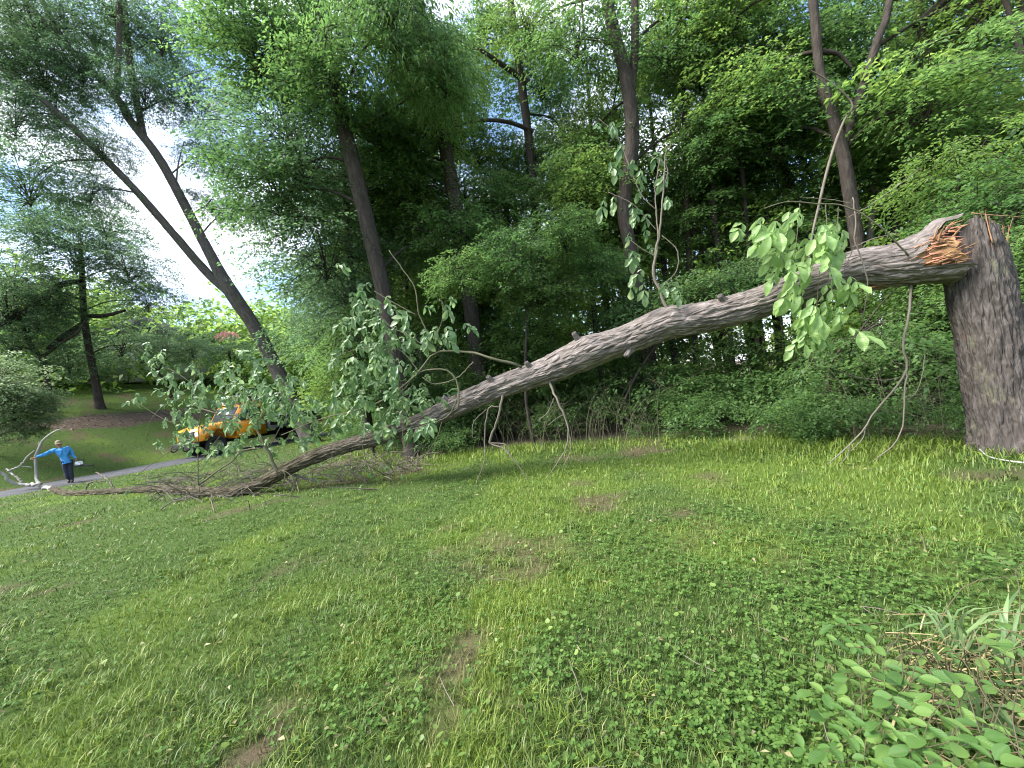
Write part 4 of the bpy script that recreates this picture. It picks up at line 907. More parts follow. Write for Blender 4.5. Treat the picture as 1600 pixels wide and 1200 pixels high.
# --- leaves: five-leaflet hickory leaves hanging from the boughs
def big_leaf_mesh(name, mat, prof, droop=.22, fold=.18, wav=.02, seg=7):
    V = []; UV = []
    for i in range(seg + 1):
        t = i / seg; w = np.interp(t, [p[0] for p in prof], [p[1] for p in prof]) / 2; z = -droop * t * t + wav * math.sin(t * 14)
        V += [(-w, t, z + fold * w * 1.2), (-w * .5, t, z + fold * w * .7), (0, t, z), (w * .5, t, z + fold * w * .7), (w, t, z + fold * w * 1.2)]
        UV += [(.5 - w, t), (.5 - w / 2, t), (.5, t), (.5 + w / 2, t), (.5 + w, t)]
    Q = [(5 * i + j, 5 * i + j + 1, 5 * i + j + 6, 5 * i + j + 5) for i in range(seg) for j in range(4)]
    return mk_mesh(name, V, Q, None, [mat], uv=UV), np.array(V), np.array(Q)
HICK = [(0, .03), (.12, .2), (.35, .43), (.58, .52), (.78, .40), (.92, .17), (1, .01)]
OVAL = [(0, .04), (.1, .26), (.3, .5), (.55, .58), (.78, .44), (.92, .22), (1, .02)]
def ribbed(name, base):
    """adds pale pinnate veins as relief to a copy of a leaf material"""
    m = base.copy(); m.name = name; t = m.node_tree; b = [n for n in t.nodes if n.type == 'BSDF_PRINCIPLED'][0]
    u = N(t, 'ShaderNodeUVMap'); sx = N(t, 'ShaderNodeSeparateXYZ'); t.links.new(u.outputs[0], sx.inputs[0])
    a = N(t, 'ShaderNodeMath', operation='SUBTRACT'); a.inputs[1].default_value = .5; t.links.new(sx.outputs[0], a.inputs[0])
    ab_ = N(t, 'ShaderNodeMath', operation='ABSOLUTE'); t.links.new(a.outputs[0], ab_.inputs[0])
    k1 = N(t, 'ShaderNodeMath', operation='MULTIPLY_ADD'); k1.inputs[1].default_value = -.8; t.links.new(ab_.outputs[0], k1.inputs[0]); t.links.new(sx.outputs[1], k1.inputs[2])
    k2 = N(t, 'ShaderNodeMath', operation='MULTIPLY'); k2.inputs[1].default_value = 62; t.links.new(k1.outputs[0], k2.inputs[0])
    s_ = N(t, 'ShaderNodeMath', operation='SINE'); t.links.new(k2.outputs[0], s_.inputs[0]); bumpn(t, b, s_.outputs[0], .3, .003)
    return m
M['leaf_pale_r'] = ribbed('hanging pale leaf with ribs', M['leaf_pale']); M['leaf_silver_r'] = ribbed('wilting leaf with ribs', M['leaf_silver'])
VAR = ((.10, .25, .01), (.3, .40, .03), (.5, .2, .02), (.2, .6, .045), (.62, .3, .03), (-.08, .45, .035))
HL = [big_leaf_mesh('leaf', M['leaf_pale_r'], HICK, *v_) for v_ in VAR]
HS = [big_leaf_mesh('leaf', M['leaf_silver_r'], HICK, *v_) for v_ in VAR]
LEAVES = []      # (matrix 4x4, size, parent key, style)
def frame_from(y, zhint, pos, s):
    y = nrm(np.asarray(y, float)); x = nrm(np.cross(y, zhint)); z = np.cross(x, y)
    m_ = np.eye(4); m_[:3, 0] = x * s; m_[:3, 1] = y * s; m_[:3, 2] = z * s; m_[:3, 3] = pos; return m_
def compound(pos, d, size, key, style, r, n=5):
    d = nrm(np.asarray(d, float)); side = nrm(np.cross(d, [0.05, -1, .15])); fr = nrm(np.cross(side, d))
    if fr[1] > 0: fr = -fr
    rl = size * 1.5
    for k_ in range(n):
        if k_ == n - 1: p = pos + d * rl; dd = d + np.array(r.normal(0, .12, 3)); s = size * 1.1
        else:
            j = k_ // 2; sg = 1 if k_ % 2 else -1; p = pos + d * rl * (.45 + .5 * j * 2 / max(1, n - 2)); dd = d * .55 + side * sg * .75 + np.array([0, 0, -.45]) + np.array(r.normal(0, .15, 3)); s = size * (.66 + .30 * j) * r.uniform(.7, 1.15)
        zz = fr * r.uniform(.5, 1) + np.array([0, 0, .5]) + np.array(r.normal(0, .3, 3))
        LEAVES.append((frame_from(dd, zz, p, s), s * FPX / proj(p)[2], key, style))
r = RS(31)
MAIN = [(1178, 330), (1192, 324), (1205, 330), (1168, 340), (1215, 340), (1235, 312), (1250, 316), (1184, 350), (1225, 372), (1250, 362), (1268, 348), (1285, 338), (1300, 334), (1290, 372), (1270, 392), (1240, 402), (1310, 362), (1222, 395), (1255, 432), (1285, 422), (1308, 430), (1248, 470), (1265, 460), (1290, 470), (1312, 468), (1240, 492), (1270, 495), (1300, 495), (1255, 508), (1322, 428), (1280, 448), (1235, 440)]
MAIN += [(x_ + r.uniform(-10, 10), y_ + r.uniform(-8, 12)) for x_, y_ in MAIN[6:]]
for px, py in MAIN:
    compound(PT(px, py, r.uniform(.45, .75)), (r.normal(0, .35) + (px - 1260) / 220, r.normal(-.1, .3), -1), r.uniform(.18, .25), 'leafy', 0, r)
SHO = [(935, 188), (958, 183), (975, 215), (950, 245), (970, 240), (990, 240), (1000, 255), (945, 300), (960, 296), (985, 305), (1000, 315), (1005, 345), (985, 355), (990, 380), (1000, 390), (1010, 375), (1035, 228), (990, 425), (1002, 432), (1040, 430), (1056, 432), (1060, 445), (1005, 285), (1014, 325), (1046, 262), (1010, 410), (1040, 300)]
for px, py in SHO:
    compound(PT(px, py, r.uniform(.0, .35)), (r.normal(-.25, .4), r.normal(0, .3), -1), r.uniform(.125, .19), 'shoot', 1, r)
def blobs(lst, key, dens, s0, s1, off, style=1):
    for cx, cy, rx, ry in lst:
        for i in range(max(2, int(rx * ry * dens))):
            a = r.uniform(0, 2 * PI); q = math.sqrt(r.rand()); compound(PT(cx + rx * q * math.cos(a), cy + ry * q * math.sin(a) - 8, r.uniform(*off)), (r.normal(-.2, .7), r.normal(0, .4), -.75 + r.normal(0, .35)), r.uniform(s0, s1), key, style, r)
blobs([(575, 462, 32, 26), (545, 500, 18, 14), (600, 520, 55, 34), (640, 500, 40, 26), (570, 560, 48, 34), (558, 600, 38, 34), (620, 590, 58, 42), (650, 645, 50, 36), (545, 640, 34, 28), (690, 515, 30, 24), (640, 685, 32, 18), (520, 415, 14, 14), (700, 470, 14, 8), (610, 660, 40, 30)], 'spray', .0150, .10, .20, (-.1, .6))
blobs([(290, 590, 36, 22), (320, 610, 36, 22), (285, 648, 26, 22), (268, 690, 24, 14), (360, 606, 40, 24), (400, 620, 40, 28), (432, 650, 40, 28), (400, 690, 40, 18), (320, 705, 36, 14), (362, 700, 30, 10), (450, 605, 30, 28), (212, 622, 22, 8), (470, 685, 22, 14), (500, 650, 30, 30), (390, 570, 40, 20), (240, 560, 24, 22), (300, 690, 24, 10), (385, 655, 22, 24), (345, 655, 26, 20), (310, 668, 22, 14), (420, 625, 40, 24), (470, 640, 34, 26), (285, 625, 30, 20)], 'cover', .0200, .10, .19, (-.5, .6))
blobs([(330, 785, 60, 8), (420, 790, 60, 10), (520, 765, 60, 14), (200, 775, 60, 6), (600, 745, 40, 14)], 'cover', .006, .06, .10, (-.1, .25))
LEAVES.sort(key=lambda e: -e[1])
rank = {'leafy': 0, 'shoot': 1}
LEAVES.sort(key=lambda e: rank.get(e[2], 2))
for mtx, s, key, style in LEAVES[:300]:
    me = (HL if style == 0 else HS)[int(r.randint(6))][0]; o = link('leaf', me, B[key])
    m_ = mtx.copy(); m_[:3, 3] -= FO; o.matrix_local = Matrix(m_.tolist())
mb = MB()
for mtx, s, key, style in LEAVES[300:]:
    _, V, Q = HS[int(r.randint(6))]; mb.add(V @ mtx[:3, :3].T + mtx[:3, 3] - FO, Q)
o = mb.obj('foliage', [M['leaf_silver_r']], fallen); o['kind'] = 'stuff'
# broken twigs strewn along the top of the tree
mb = MB()
for i in range(420):
    px = r.uniform(230, 660); q = G(px, 770 - (px - 230) * .10 + r.normal(0, 14)); 
    if drive_sd(np.array([q[0]]), np.array([q[1]]))[0] > -2.2: continue
    a = r.uniform(0, 2 * PI); l_ = r.uniform(.3, 1.3); e = q + np.array([math.cos(a) * l_, math.sin(a) * l_, r.uniform(.02, .5)])
    mb.tube(resample([q + [0, 0, .01], (q + e) / 2 + [r.normal(0, .06), r.normal(0, .06), r.uniform(.02, .2)], e], 6) - FO, np.linspace(r.uniform(.006, .015), .003, 6), 4, False)
o = mb.obj('broken_twigs', [M['bark_pale']], fallen); o['kind'] = 'stuff'

# ------------------------------------------------------------------ shrub, strap leaves and straw in the near right corner
def GZ(px, py, z):
    d = ray(px, py); return CAM + d * ((z - CAMH) / d[2])
q = GZ(1530, 1120, 0); SO = np.array([q[0], q[1], h1(q[0], q[1])])
shrub = thing('rose_shrub', 'low shrub with rounded paired leaflets in the bottom right corner', 'shrub', SO)
M['leaf_rose_r'] = ribbed('rounded shrub leaf with ribs', M['leaf_rose'])
OL = [big_leaf_mesh('leaf', M['leaf_rose_r'], OVAL, d_, f_, .012, 6) for d_, f_ in ((.08, .2), (.2, .3), (.0, .4))]
SH = [(1340, 1010, .36), (1325, 1050, .30), (1380, 1045, .40), (1405, 1080, .42), (1430, 1130, .44), (1500, 1100, .46), (1375, 1150, .38), (1525, 1150, .52), (1480, 1185, .46), (1355, 975, .42), (1372, 1010, .40), (1345, 1040, .36), (1318, 1085, .32), (1340, 1100, .34), (1360, 1130, .36), (1385, 1075, .40), (1400, 1110, .42), (1330, 1150, .34), (1355, 1180, .36), (1410, 1150, .40), (1440, 1080, .42), (1465, 1110, .46), (1480, 1150, .45), (1450, 1190, .42), (1510, 1070, .46), (1540, 1040, .48), (1560, 1075, .52), (1590, 1100, .55), (1575, 1150, .55), (1545, 1130, .5), (1520, 1180, .5), (1590, 1010, .5), (1570, 985, .45), (1535, 995, .42),
      (1600, 880, .55), (1580, 890, .5), (1595, 960, .52), (1420, 1040, .38), (1470, 1045, .38), (1390, 1175, .36), (1600, 1180, .6), (1555, 1190, .52), (1490, 1020, .35), (1310, 1120, .28), (1620, 1060, .58), (1630, 940, .6), (1640, 1130, .6), (1300, 1185, .26), (1425, 1205, .42)]
r = RS(61); mbc = MB(); items = []
for px, py, z in SH:
    p = GZ(px, py, z); base = SO + np.array([r.normal(0, .12), r.normal(0, .12), .02])
    a = math.atan2(p[1] - SO[1], p[0] - SO[0]) + r.normal(0, .6); d = nrm(np.array([math.cos(a), math.sin(a), r.normal(-.05, .25)]))
    mbc.tube(resample([base, base * .45 + p * .55 + [0, 0, .16], p - d * .05, p + d * .13], 12) - SO, np.linspace(.0030, .0011, 12), 5, False)
    n = int(r.choice([5, 7])); side = nrm(np.cross(d, [0, 0, 1])); sz = r.uniform(.052, .080)
    for k_ in range(n):
        if k_ == n - 1: pp = p + d * .13; dd = d
        else: j = k_ // 2; sg = 1 if k_ % 2 else -1; pp = p + d * (.13 * (j + .25) / (n // 2)); dd = side * sg + d * .35
        items.append(frame_from(dd + r.normal(0, .18, 3), np.array([0, 0, 1]) + r.normal(0, .32, 3), pp, min(1, .95 * (1.65 - z) / 1.2) * sz * r.uniform(.7, 1.1) * (1.15 if k_ == n - 1 else r.uniform(.8, 1.05))))
cane = mbc.obj('stem', [plain_mat('reddish green cane', (.11, .09, .045), .6, var=.4, scale=30)], shrub)
for m_ in items:
    o = link('leaf', OL[int(r.randint(3))][0], shrub); m_ = m_.copy(); m_[:3, 3] -= SO; o.matrix_local = Matrix(m_.tolist())
def ribbon(pts, w, fold=.3, n=9, tip=.05, flat=None):
    C = resample(pts, n); T, A, Bn = frames(C); up = np.array([0, 0, 1.0]); V = []
    for i in range(n):
        t = i / (n - 1); s_ = nrm(np.cross(T[i], up + 1e-3)); nn = np.cross(s_, T[i]); wd = w * (1 if t < .6 else max(tip, 1 - ((t - .6) / .4) ** 2)) / 2
        V += [C[i] - s_ * wd + nn * wd * fold, C[i], C[i] + s_ * wd + nn * wd * fold]
    Q = [(3 * i + j, 3 * i + j + 1, 3 * i + j + 4, 3 * i + j + 3) for i in range(n - 1) for j in range(2)]
    return np.array(V), Q
for lab, bx0, by0, tips in [('clump of grey-green strap leaves fanning up behind the corner shrub', 1500, 1035, [(1420, 942), (1436, 946), (1452, 955), (1474, 950), (1490, 968), (1548, 950), (1530, 962), (1578, 955), (1600, 975), (1560, 985), (1470, 985), (1520, 948), (1440, 975), (1405, 985)]),
                            ('tall clump of strap leaves rising at the right border', 1592, 1075, [(1560, 950), (1575, 935), (1590, 925), (1605, 940), (1620, 960), (1548, 975), (1535, 1000), (1630, 1000), (1568, 985), (1600, 985), (1525, 1020)]),
                            ('clump of broad strap leaves at the very bottom right', 1545, 1175, [(1500, 1110), (1515, 1100), (1530, 1105), (1548, 1095), (1565, 1115), (1580, 1130), (1490, 1130), (1480, 1155), (1610, 1120), (1535, 1125), (1600, 1150)])]:
    b0 = GZ(bx0, by0, 0); cl = thing('strap_leaf_clump', lab, 'plant', b0, 0, 'strap-leaved clumps by the corner shrub')
    for tx, ty in tips:
        e = GZ(tx, ty, r.uniform(.16, .34)); s0 = b0 + np.array([r.normal(0, .04), r.normal(0, .04), 0]); V, Q = ribbon([s0, s0 * .5 + e * .5 + [0, 0, .10], e, e + (e - s0) * .15 - [0, 0, .03]], r.uniform(.012, .022))
        MB().add(V - b0, Q).obj('leaf', M['leaf_strap'], cl)
mb = MB()
for i in range(150):
    p = GZ(r.uniform(1380, 1640), r.uniform(960, 1190), .02 + abs(r.normal(0, .03))); a = r.normal(-.75, .5); l_ = r.uniform(.12, .42); d = np.array([math.cos(a), math.sin(a), 0]) * l_
    V, Q = ribbon([p, p + d * .5 + [0, 0, r.uniform(.02, .09)], p + d + [r.normal(0, .03), r.normal(0, .03), r.uniform(.0, .05)]], r.uniform(.004, .009), n=5); mb.add(V, Q)
tag(mb.obj('dry_straw', [M['straw']]), 'flattened dry straw among the strap leaves', 'straw', kind='stuff')
q0 = GZ(1605, 860, 0); V, Q = ribbon([q0, q0 + [-.04, .05, .22], GZ(1592, 812, .38), GZ(1576, 800, .40)], .016)
cl = thing('grass_stalk', 'single pale arching blade at the right border', 'plant', q0); MB().add(V - q0, Q).obj('blade', M['leaf_strap'], cl)

# ------------------------------------------------------------------ lawn: blades, clover and round weeds
def scatter(n, r0, r1, seed, a0=-74, a1=74):
    g = RS(seed); rr = np.exp(g.uniform(math.log(r0), math.log(r1), n)); a = np.radians(g.uniform(a0, a1, n)); return np.sin(a) * rr, np.cos(a) * rr, rr, g
gmat, t, b, o = new_mat('grass blade')
ge = N(t, 'ShaderNodeNewGeometry'); ay = N(t, 'ShaderNodeAttribute', attribute_name='yellow'); ab = N(t, 'ShaderNodeAttribute', attribute_name='bare')
rn = ge.outputs['Random Per Island']
c = ramp(t, [(0, (.050, .094, .018)), (.5, (.088, .148, .028)), (.85, (.140, .200, .048)), (1, (.26, .24, .10))], rn)
cy = ramp(t, [(0, (.115, .180, .020)), (.6, (.175, .255, .030)), (1, (.26, .32, .06))], rn)
cb = ramp(t, [(0, (.075, .085, .030)), (.5, (.15, .13, .055)), (1, (.27, .22, .11))], rn)
c = mixc(t, ab.outputs['Fac'], mixc(t, ay.outputs['Fac'], c, cy), cb); t.links.new(c, b.inputs['Base Color'])
b.inputs['Roughness'].default_value = .5; b.inputs['Specular IOR Level'].default_value = .35
tr = N(t, 'ShaderNodeBsdfTranslucent'); ms = N(t, 'ShaderNodeMixShader'); ms.inputs[0].default_value = .35
t.links.new(c, tr.inputs['Color']); t.links.new(b.outputs[0], ms.inputs[1]); t.links.new(tr.outputs[0], ms.inputs[2]); t.links.new(ms.outputs[0], o.inputs['Surface'])
x, y, rr, g = scatter(410000, .8, 46, 1)
es = edge_sd(x, y); ds = drive_sd(x, y); mul = f_mulch(x, y); bare = f_bare(x, y); yel = f_yellow(x, y); clo = f_clover(x, y)
wood = (es > 1.0) & (y > 2) & (x > -9)
keep = ~wood & (np.abs(ds) > DRIVE_W + .05) & (g.rand(len(x)) > mul * .95) & (g.rand(len(x)) > bare * .96) & (g.rand(len(x)) > clo * .35)
x, y, rr, es, ds, bare, yel, clo = [v[keep] for v in (x, y, rr, es, ds, bare, yel, clo)]; n = len(x)
lush = sstep(-1.6, -.2, es) * (y > 3) * (x > -6) + .55 * sstep(3.0, 5.5, x) * (y > 2)
hgt = (.024 + .026 * fbm(x * 1.3, y * 1.3, 0, 80, 3) + .018 * yel) * (1 + 1.2 * np.clip(lush, 0, 1.2) * g.uniform(.4, 1.3, n)) * g.uniform(.55, 1.45, n) * (1 + .012 * rr)
hgt *= np.where(g.rand(n) > .985, 2.0, 1)
wid = (.0026 + .00085 * rr) * g.uniform(.7, 1.3, n); az = g.uniform(0, 2 * PI, n); ln = g.uniform(.15, 1.1, n) * hgt
bx = np.stack([x, y, height(x, y) - .004], 1); dr = np.stack([np.cos(az), np.sin(az), np.zeros(n)], 1); sdv = np.stack([-np.sin(az), np.cos(az), np.zeros(n)], 1) * wid[:, None] / 2
up = np.zeros((n, 3)); up[:, 2] = hgt
md = bx + up * .58 + dr * (ln * .38)[:, None]; tp_ = bx + up * .92 + dr * ln[:, None]
V = np.stack([bx - sdv, bx + sdv, md + sdv * .75, md - sdv * .75, tp_], 1).reshape(-1, 3); k_ = np.arange(n)[:, None] * 5
grass = link('grass', mk_mesh('grass', V, k_ + [[0, 1, 2, 3]], k_ + [[3, 2, 4]], [gmat], attrs={'yellow': np.repeat(yel, 5), 'bare': np.repeat(bare, 5)}))
tag(grass, 'short green lawn grass covering the ground', 'grass', kind='stuff')
def disc(pos, n_, s, g, sides=6, cup=.15, heart=False):
    """small rounded leaf blades as fans"""
    m_ = len(pos); nv = nrm(n_); a0 = g.uniform(0, 2 * PI, m_); ux = nrm(np.cross(nv, np.array([.3, .9, .1]))); uy = np.cross(nv, ux); V = [pos]
    for i in range(sides):
        th = a0 + i * 2 * PI / sides; rad = s * (1.15 if i == 0 else (.72 if heart and i == sides // 2 else 1)); V.append(pos + (ux * np.cos(th)[:, None] + uy * np.sin(th)[:, None]) * rad[:, None] + nv * (s * cup)[:, None])
    V = np.stack(V, 1).reshape(-1, 3); k_ = np.arange(m_)[:, None] * (sides + 1)
    return V, np.concatenate([k_ + [[0, 1 + i, 1 + (i + 1) % sides]] for i in range(sides)])
g = RS(15); x = g.uniform(-34, -17, 9000); y = g.uniform(15, 36, 9000); kp = g.rand(9000) < f_mulch(x, y) * .9; x, y = x[kp], y[kp]; n = len(x)
V, Q = leaf_quads(np.stack([x, y, height(x, y) + .02], 1), nrm(np.stack([g.normal(0, 1, n), g.normal(0, 1, n), g.normal(0, .25, n)], 1)), nrm(np.stack([g.normal(0, .3, n), g.normal(0, .3, n), np.ones(n)], 1)), g.uniform(.06, .2, n), g.uniform(.03, .09, n))
tag(link('leaf_litter', mk_mesh('leaf_litter', V, Q, None, [leaf_mat('dead brown leaf', (.05, .035, .025), (.12, .085, .06), (.24, .18, .13), .15, obj_var=False)])), 'brown dead leaves covering the bed on the bank', 'leaf litter', kind='stuff')
x, y, rr, g = scatter(105000, .8, 13, 2); cl_ = f_clover(x, y); kp = (g.rand(len(x)) < (cl_ * .7 + .04) * (1 - .9 * f_bare(x, y))) & ~((edge_sd(x, y) > .1) & (y > 2)) & (np.abs(drive_sd(x, y)) > 2); x, y, rr = x[kp], y[kp], rr[kp]; n = len(x)
z = height(x, y) + g.uniform(.02, .065, n); s = (.0062 + .0007 * rr) * g.uniform(.7, 1.4, n); P3 = []; 
for j in range(3):
    a = j * 2.094 + x * 977 % 6.28; P3.append(np.stack([x + np.cos(a) * s * 1.05, y + np.sin(a) * s * 1.05, z], 1))
P3 = np.concatenate(P3); s3 = np.tile(s, 3); V, T = disc(P3, np.stack([g.normal(0, .35, 3 * n), g.normal(0, .35, 3 * n), np.ones(3 * n)], 1), s3, g, 5)
tag(link('clover', mk_mesh('clover', V, None, T, [M['clover']])), 'patches of dark green clover in the lawn', 'clover', kind='stuff')
x, y, rr, g = scatter(9000, .9, 12, 3); den = sstep(.42, .6, fbm(x * .9 + 33, y * .9, 0, 86, 3)) * sstep(-1.2, 1.5, x + .0 * y) + .05; kp = (g.rand(len(x)) < den * .62) & ~((edge_sd(x, y) > .2) & (y > 2)); x, y, rr = x[kp], y[kp], rr[kp]; n = len(x)
V, T = disc(np.stack([x, y, height(x, y) + g.uniform(.03, .085, n)], 1), np.stack([g.normal(0, .4, n), g.normal(-.15, .4, n), np.ones(n)], 1), (.012 + .0007 * rr) * g.uniform(.5, 1.5, n), g, 8, .18, True)
tag(link('round_weeds', mk_mesh('round_weeds', V, None, T, [M['weed']])), 'scattered pale round-leaved weeds in the lawn', 'weeds', kind='stuff')
# long lush blades along the wood edge and by the stump
x, y, rr, g = scatter(52000, 3.5, 15, 4, -25, 74); es = edge_sd(x, y); kp = (es > -1.5) & (es < .55) & (g.rand(len(x)) < np.exp(-((es + .35) / .6) ** 2)); x, y, rr = x[kp], y[kp], rr[kp]; n = len(x); mb = MB()
az = g.uniform(0, 2 * PI, n); hh = g.uniform(.06, .19, n) * (.6 + .8 * fbm(x * .8, y * .8, 0, 88, 2)); rch = hh * g.uniform(.5, 1.6, n); bx = np.stack([x, y, height(x, y)], 1); dr = np.stack([np.cos(az), np.sin(az), 0 * az], 1); w = (.004 + .0011 * rr) * g.uniform(.7, 1.3, n); sdv = np.stack([-np.sin(az), np.cos(az), 0 * az], 1) * w[:, None] / 2; uz = np.zeros((n, 3)); uz[:, 2] = hh
md = bx + uz * .75 + dr * (rch * .35)[:, None]; tp_ = bx + uz * .85 + dr * rch[:, None]; V = np.stack([bx - sdv, bx + sdv, md + sdv, md - sdv, tp_], 1).reshape(-1, 3); k_ = np.arange(n)[:, None] * 5
tag(link('tall_grass', mk_mesh('tall_grass', V, k_ + [[0, 1, 2, 3]], k_ + [[3, 2, 4]], [gmat], attrs={'yellow': np.full(5 * n, .75), 'bare': np.zeros(5 * n)})), 'longer bright grass along the edge of the wood', 'grass', kind='stuff')
# uneven tufts, small fallen leaves and bits of twig over the lawn
g = RS(21); cx, cy, cr, g = scatter(900, 1.2, 16, 22); kp = (edge_sd(cx, cy) < -.2) & (np.abs(drive_sd(cx, cy)) > 2.2) & (fbm(cx * .8, cy * .8, 0, 90, 2) > .42); cx, cy, cr = cx[kp], cy[kp], cr[kp]
k_ = np.repeat(np.arange(len(cx)), 34); n = len(k_); sp_ = (.03 + .006 * cr[k_]); x = cx[k_] + g.normal(0, 1, n) * sp_; y = cy[k_] + g.normal(0, 1, n) * sp_
az = g.uniform(0, 2 * PI, n); hh = g.uniform(.04, .09, n); rch = hh * g.uniform(.5, 1.6, n); bx = np.stack([x, y, height(x, y)], 1); dr = np.stack([np.cos(az), np.sin(az), 0 * az], 1); w = (.0030 + .0008 * cr[k_]); sdv = np.stack([-np.sin(az), np.cos(az), 0 * az], 1) * w[:, None] / 2; uz = np.zeros((n, 3)); uz[:, 2] = hh
md = bx + uz * .7 + dr * (rch * .35)[:, None]; tp_ = bx + uz * .88 + dr * rch[:, None]; V = np.stack([bx - sdv, bx + sdv, md + sdv, md - sdv, tp_], 1).reshape(-1, 3); q_ = np.arange(n)[:, None] * 5
tag(link('grass_tufts', mk_mesh('grass_tufts', V, q_ + [[0, 1, 2, 3]], q_ + [[3, 2, 4]], [gmat], attrs={'yellow': np.repeat(np.repeat(g.uniform(0, .9, len(cx)), 34), 5), 'bare': np.zeros(5 * n)})), 'longer uneven grass tufts scattered over the lawn', 'grass', kind='stuff')
x, y, rr, g = scatter(1500, 1.3, 14, 23); kp = (edge_sd(x, y) < .2) & (np.abs(drive_sd(x, y)) > 1.9); x, y, rr = x[kp], y[kp], rr[kp]; n = len(x)
V, Q = leaf_quads(np.stack([x, y, height(x, y) + g.uniform(.02, .05, n)], 1), nrm(np.stack([g.normal(0, 1, n), g.normal(0, 1, n), g.normal(0, .3, n)], 1)), nrm(np.stack([g.normal(0, .4, n), g.normal(0, .4, n), np.ones(n)], 1)), (.028 + .003 * rr) * g.uniform(.5, 1.4, n), (.014 + .0015 * rr) * g.uniform(.5, 1.4, n))
mb = MB().add(V, Q)
for i in range(130):
    a = g.uniform(0, 6.28); j = g.randint(n); l_ = g.uniform(.06, .3); p = np.array([x[j], y[j], h1(x[j], y[j]) + .035]); e = p + np.array([math.cos(a) * l_, math.sin(a) * l_, g.uniform(-.01, .03)])
    mb.tube([p, (p + e) / 2 + g.normal(0, .012, 3), e], [.0035, .003, .0015], 4, False, 1)
tag(mb.obj('lawn_debris', [leaf_mat('fallen leaf', (.10, .085, .035), (.19, .18, .07), (.33, .30, .16), .25, obj_var=False), M['bark_pale']]), 'small fallen leaves and twig bits lying in the grass', 'debris', kind='stuff')

# ------------------------------------------------------------------ orange truck on the driveway
def paint(name, col, rough=.35): return plain_mat(name, col, rough, 0, .5, .12, 6, coat=.4)
M['orange'] = paint('orange truck paint', (.90, .34, .022)); M['black'] = plain_mat('black plastic and steel', (.018, .018, .020), .5, var=.4, scale=9)
M['tyre'] = plain_mat('tyre rubber', (.016, .016, .017), .85, var=.3, scale=30, bump=.004); M['rim'] = plain_mat('grey steel rim', (.30, .30, .31), .4, .7, var=.2)
M['glass'] = plain_mat('dark windscreen glass', (.05, .065, .075), .06, 0, .9, .1); M['steel'] = plain_mat('grey painted steel', (.22, .225, .23), .5, .2, var=.25, scale=5)
M['white'] = plain_mat('white gel coat', (.70, .71, .72), .4, var=.1, scale=5); M['lamp'] = plain_mat('clear lamp lens', (.6, .6, .58), .15, var=.1); M['dark_steel'] = plain_mat('dark grey steel', (.055, .057, .062), .55, .2, var=.3, scale=5)
TC = np.array([-15.5, 23.7]); th = math.atan2(-4.6, -2.1)
truck = thing('truck', 'orange truck parked on the driveway, half hidden behind leafy branches', 'truck', (TC[0], TC[1], .03), th)
def arch(cx, z0, r_, n=9): return [(cx + r_ * math.cos(a), z0 + r_ * math.sin(a)) for a in np.linspace(0, PI, n)]
# front clip: hood with sloping nose and wheel arches
hood = [(1.55, .82), (1.55, 1.62), (1.9, 1.66), (3.05, 1.56), (3.42, 1.44), (3.5, 1.2), (3.5, .82)] + arch(2.72, .82, .60)
MB().prism(hood, -1.06, 1.06).obj('hood', M['orange'], truck, smooth=False)
cab = [(.05, .72), (.05, 2.42), (.15, 2.5), (1.25, 2.5), (1.4, 2.44), (1.86, 1.66), (1.86, .72)]
MB().prism(cab, -1.04, 1.04).obj('cab', M['orange'], truck, smooth=False)
for s_ in (-1, 1):
    y0 = s_ * 1.045
    w = MB().prism([(.30, 1.62), (.30, 2.30), (1.28, 2.30), (1.62, 1.62)], y0 - .01, y0 + .012 * s_).obj('side_window', M['glass'], truck, smooth=False)
    d = MB().prism([(.22, .86), (.22, 1.56), (1.72, 1.56), (1.72, .86)], y0, y0 + .016 * s_).obj('door', M['orange'], truck, smooth=False)
    MB().box((.42, y0 + .03 * s_, 1.42), (.16, .03, .035), bevel=.01).obj('handle', M['black'], d)
    MB().box((1.75, s_ * 1.32, 1.85), (.10, .20, .36), bevel=.03).tube([(1.68, s_ * 1.04, 1.75), (1.72, s_ * 1.3, 1.85)], [.015, .015], 6).obj('mirror', M['black'], truck)
    MB().box((3.51, s_ * .80, 1.18), (.05, .28, .20), bevel=.02).obj('headlight', M['lamp'], truck)
    MB().box((.95, s_ * 1.0, .60), (1.5, .25, .07), bevel=.02).obj('step', M['black'], truck)
a = math.atan2(.78, .46); R = np.array([[math.cos(a), 0, math.sin(a)], [0, 1, 0], [-math.sin(a), 0, math.cos(a)]])
MB().prism([(1.42, 2.40), (1.45, 2.42), (1.87, 1.70), (1.84, 1.68)], -.94, .94).obj('windscreen', M['glass'], truck, smooth=False)
MB().prism([(3.505, .92), (3.53, .92), (3.53, 1.36), (3.48, 1.36)], -.58, .58).obj('grille', M['black'], truck, smooth=False)
for k_ in range(5): MB().box((3.54, 0, .97 + k_ * .085), (.02, 1.1, .022)).obj('grille_bar', M['steel'], truck, smooth=False)
MB().box((3.66, 0, .66), (.30, 2.1, .26), bevel=.04).obj('bumper', M['black'], truck)
for s_ in (-1, 1):
    MB().tube(resample([(3.7, s_ * .55, .55), (3.95, s_ * .55, .42), (4.05, s_ * .55, .55), (3.98, s_ * .55, .68)], 12), np.full(12, .035), 7).obj('tow_hook', M['black'], truck)
    MB().box((-.1, s_ * .42, .66), (7.1, .10, .22), bevel=.01).obj('frame_rail', M['black'], truck)
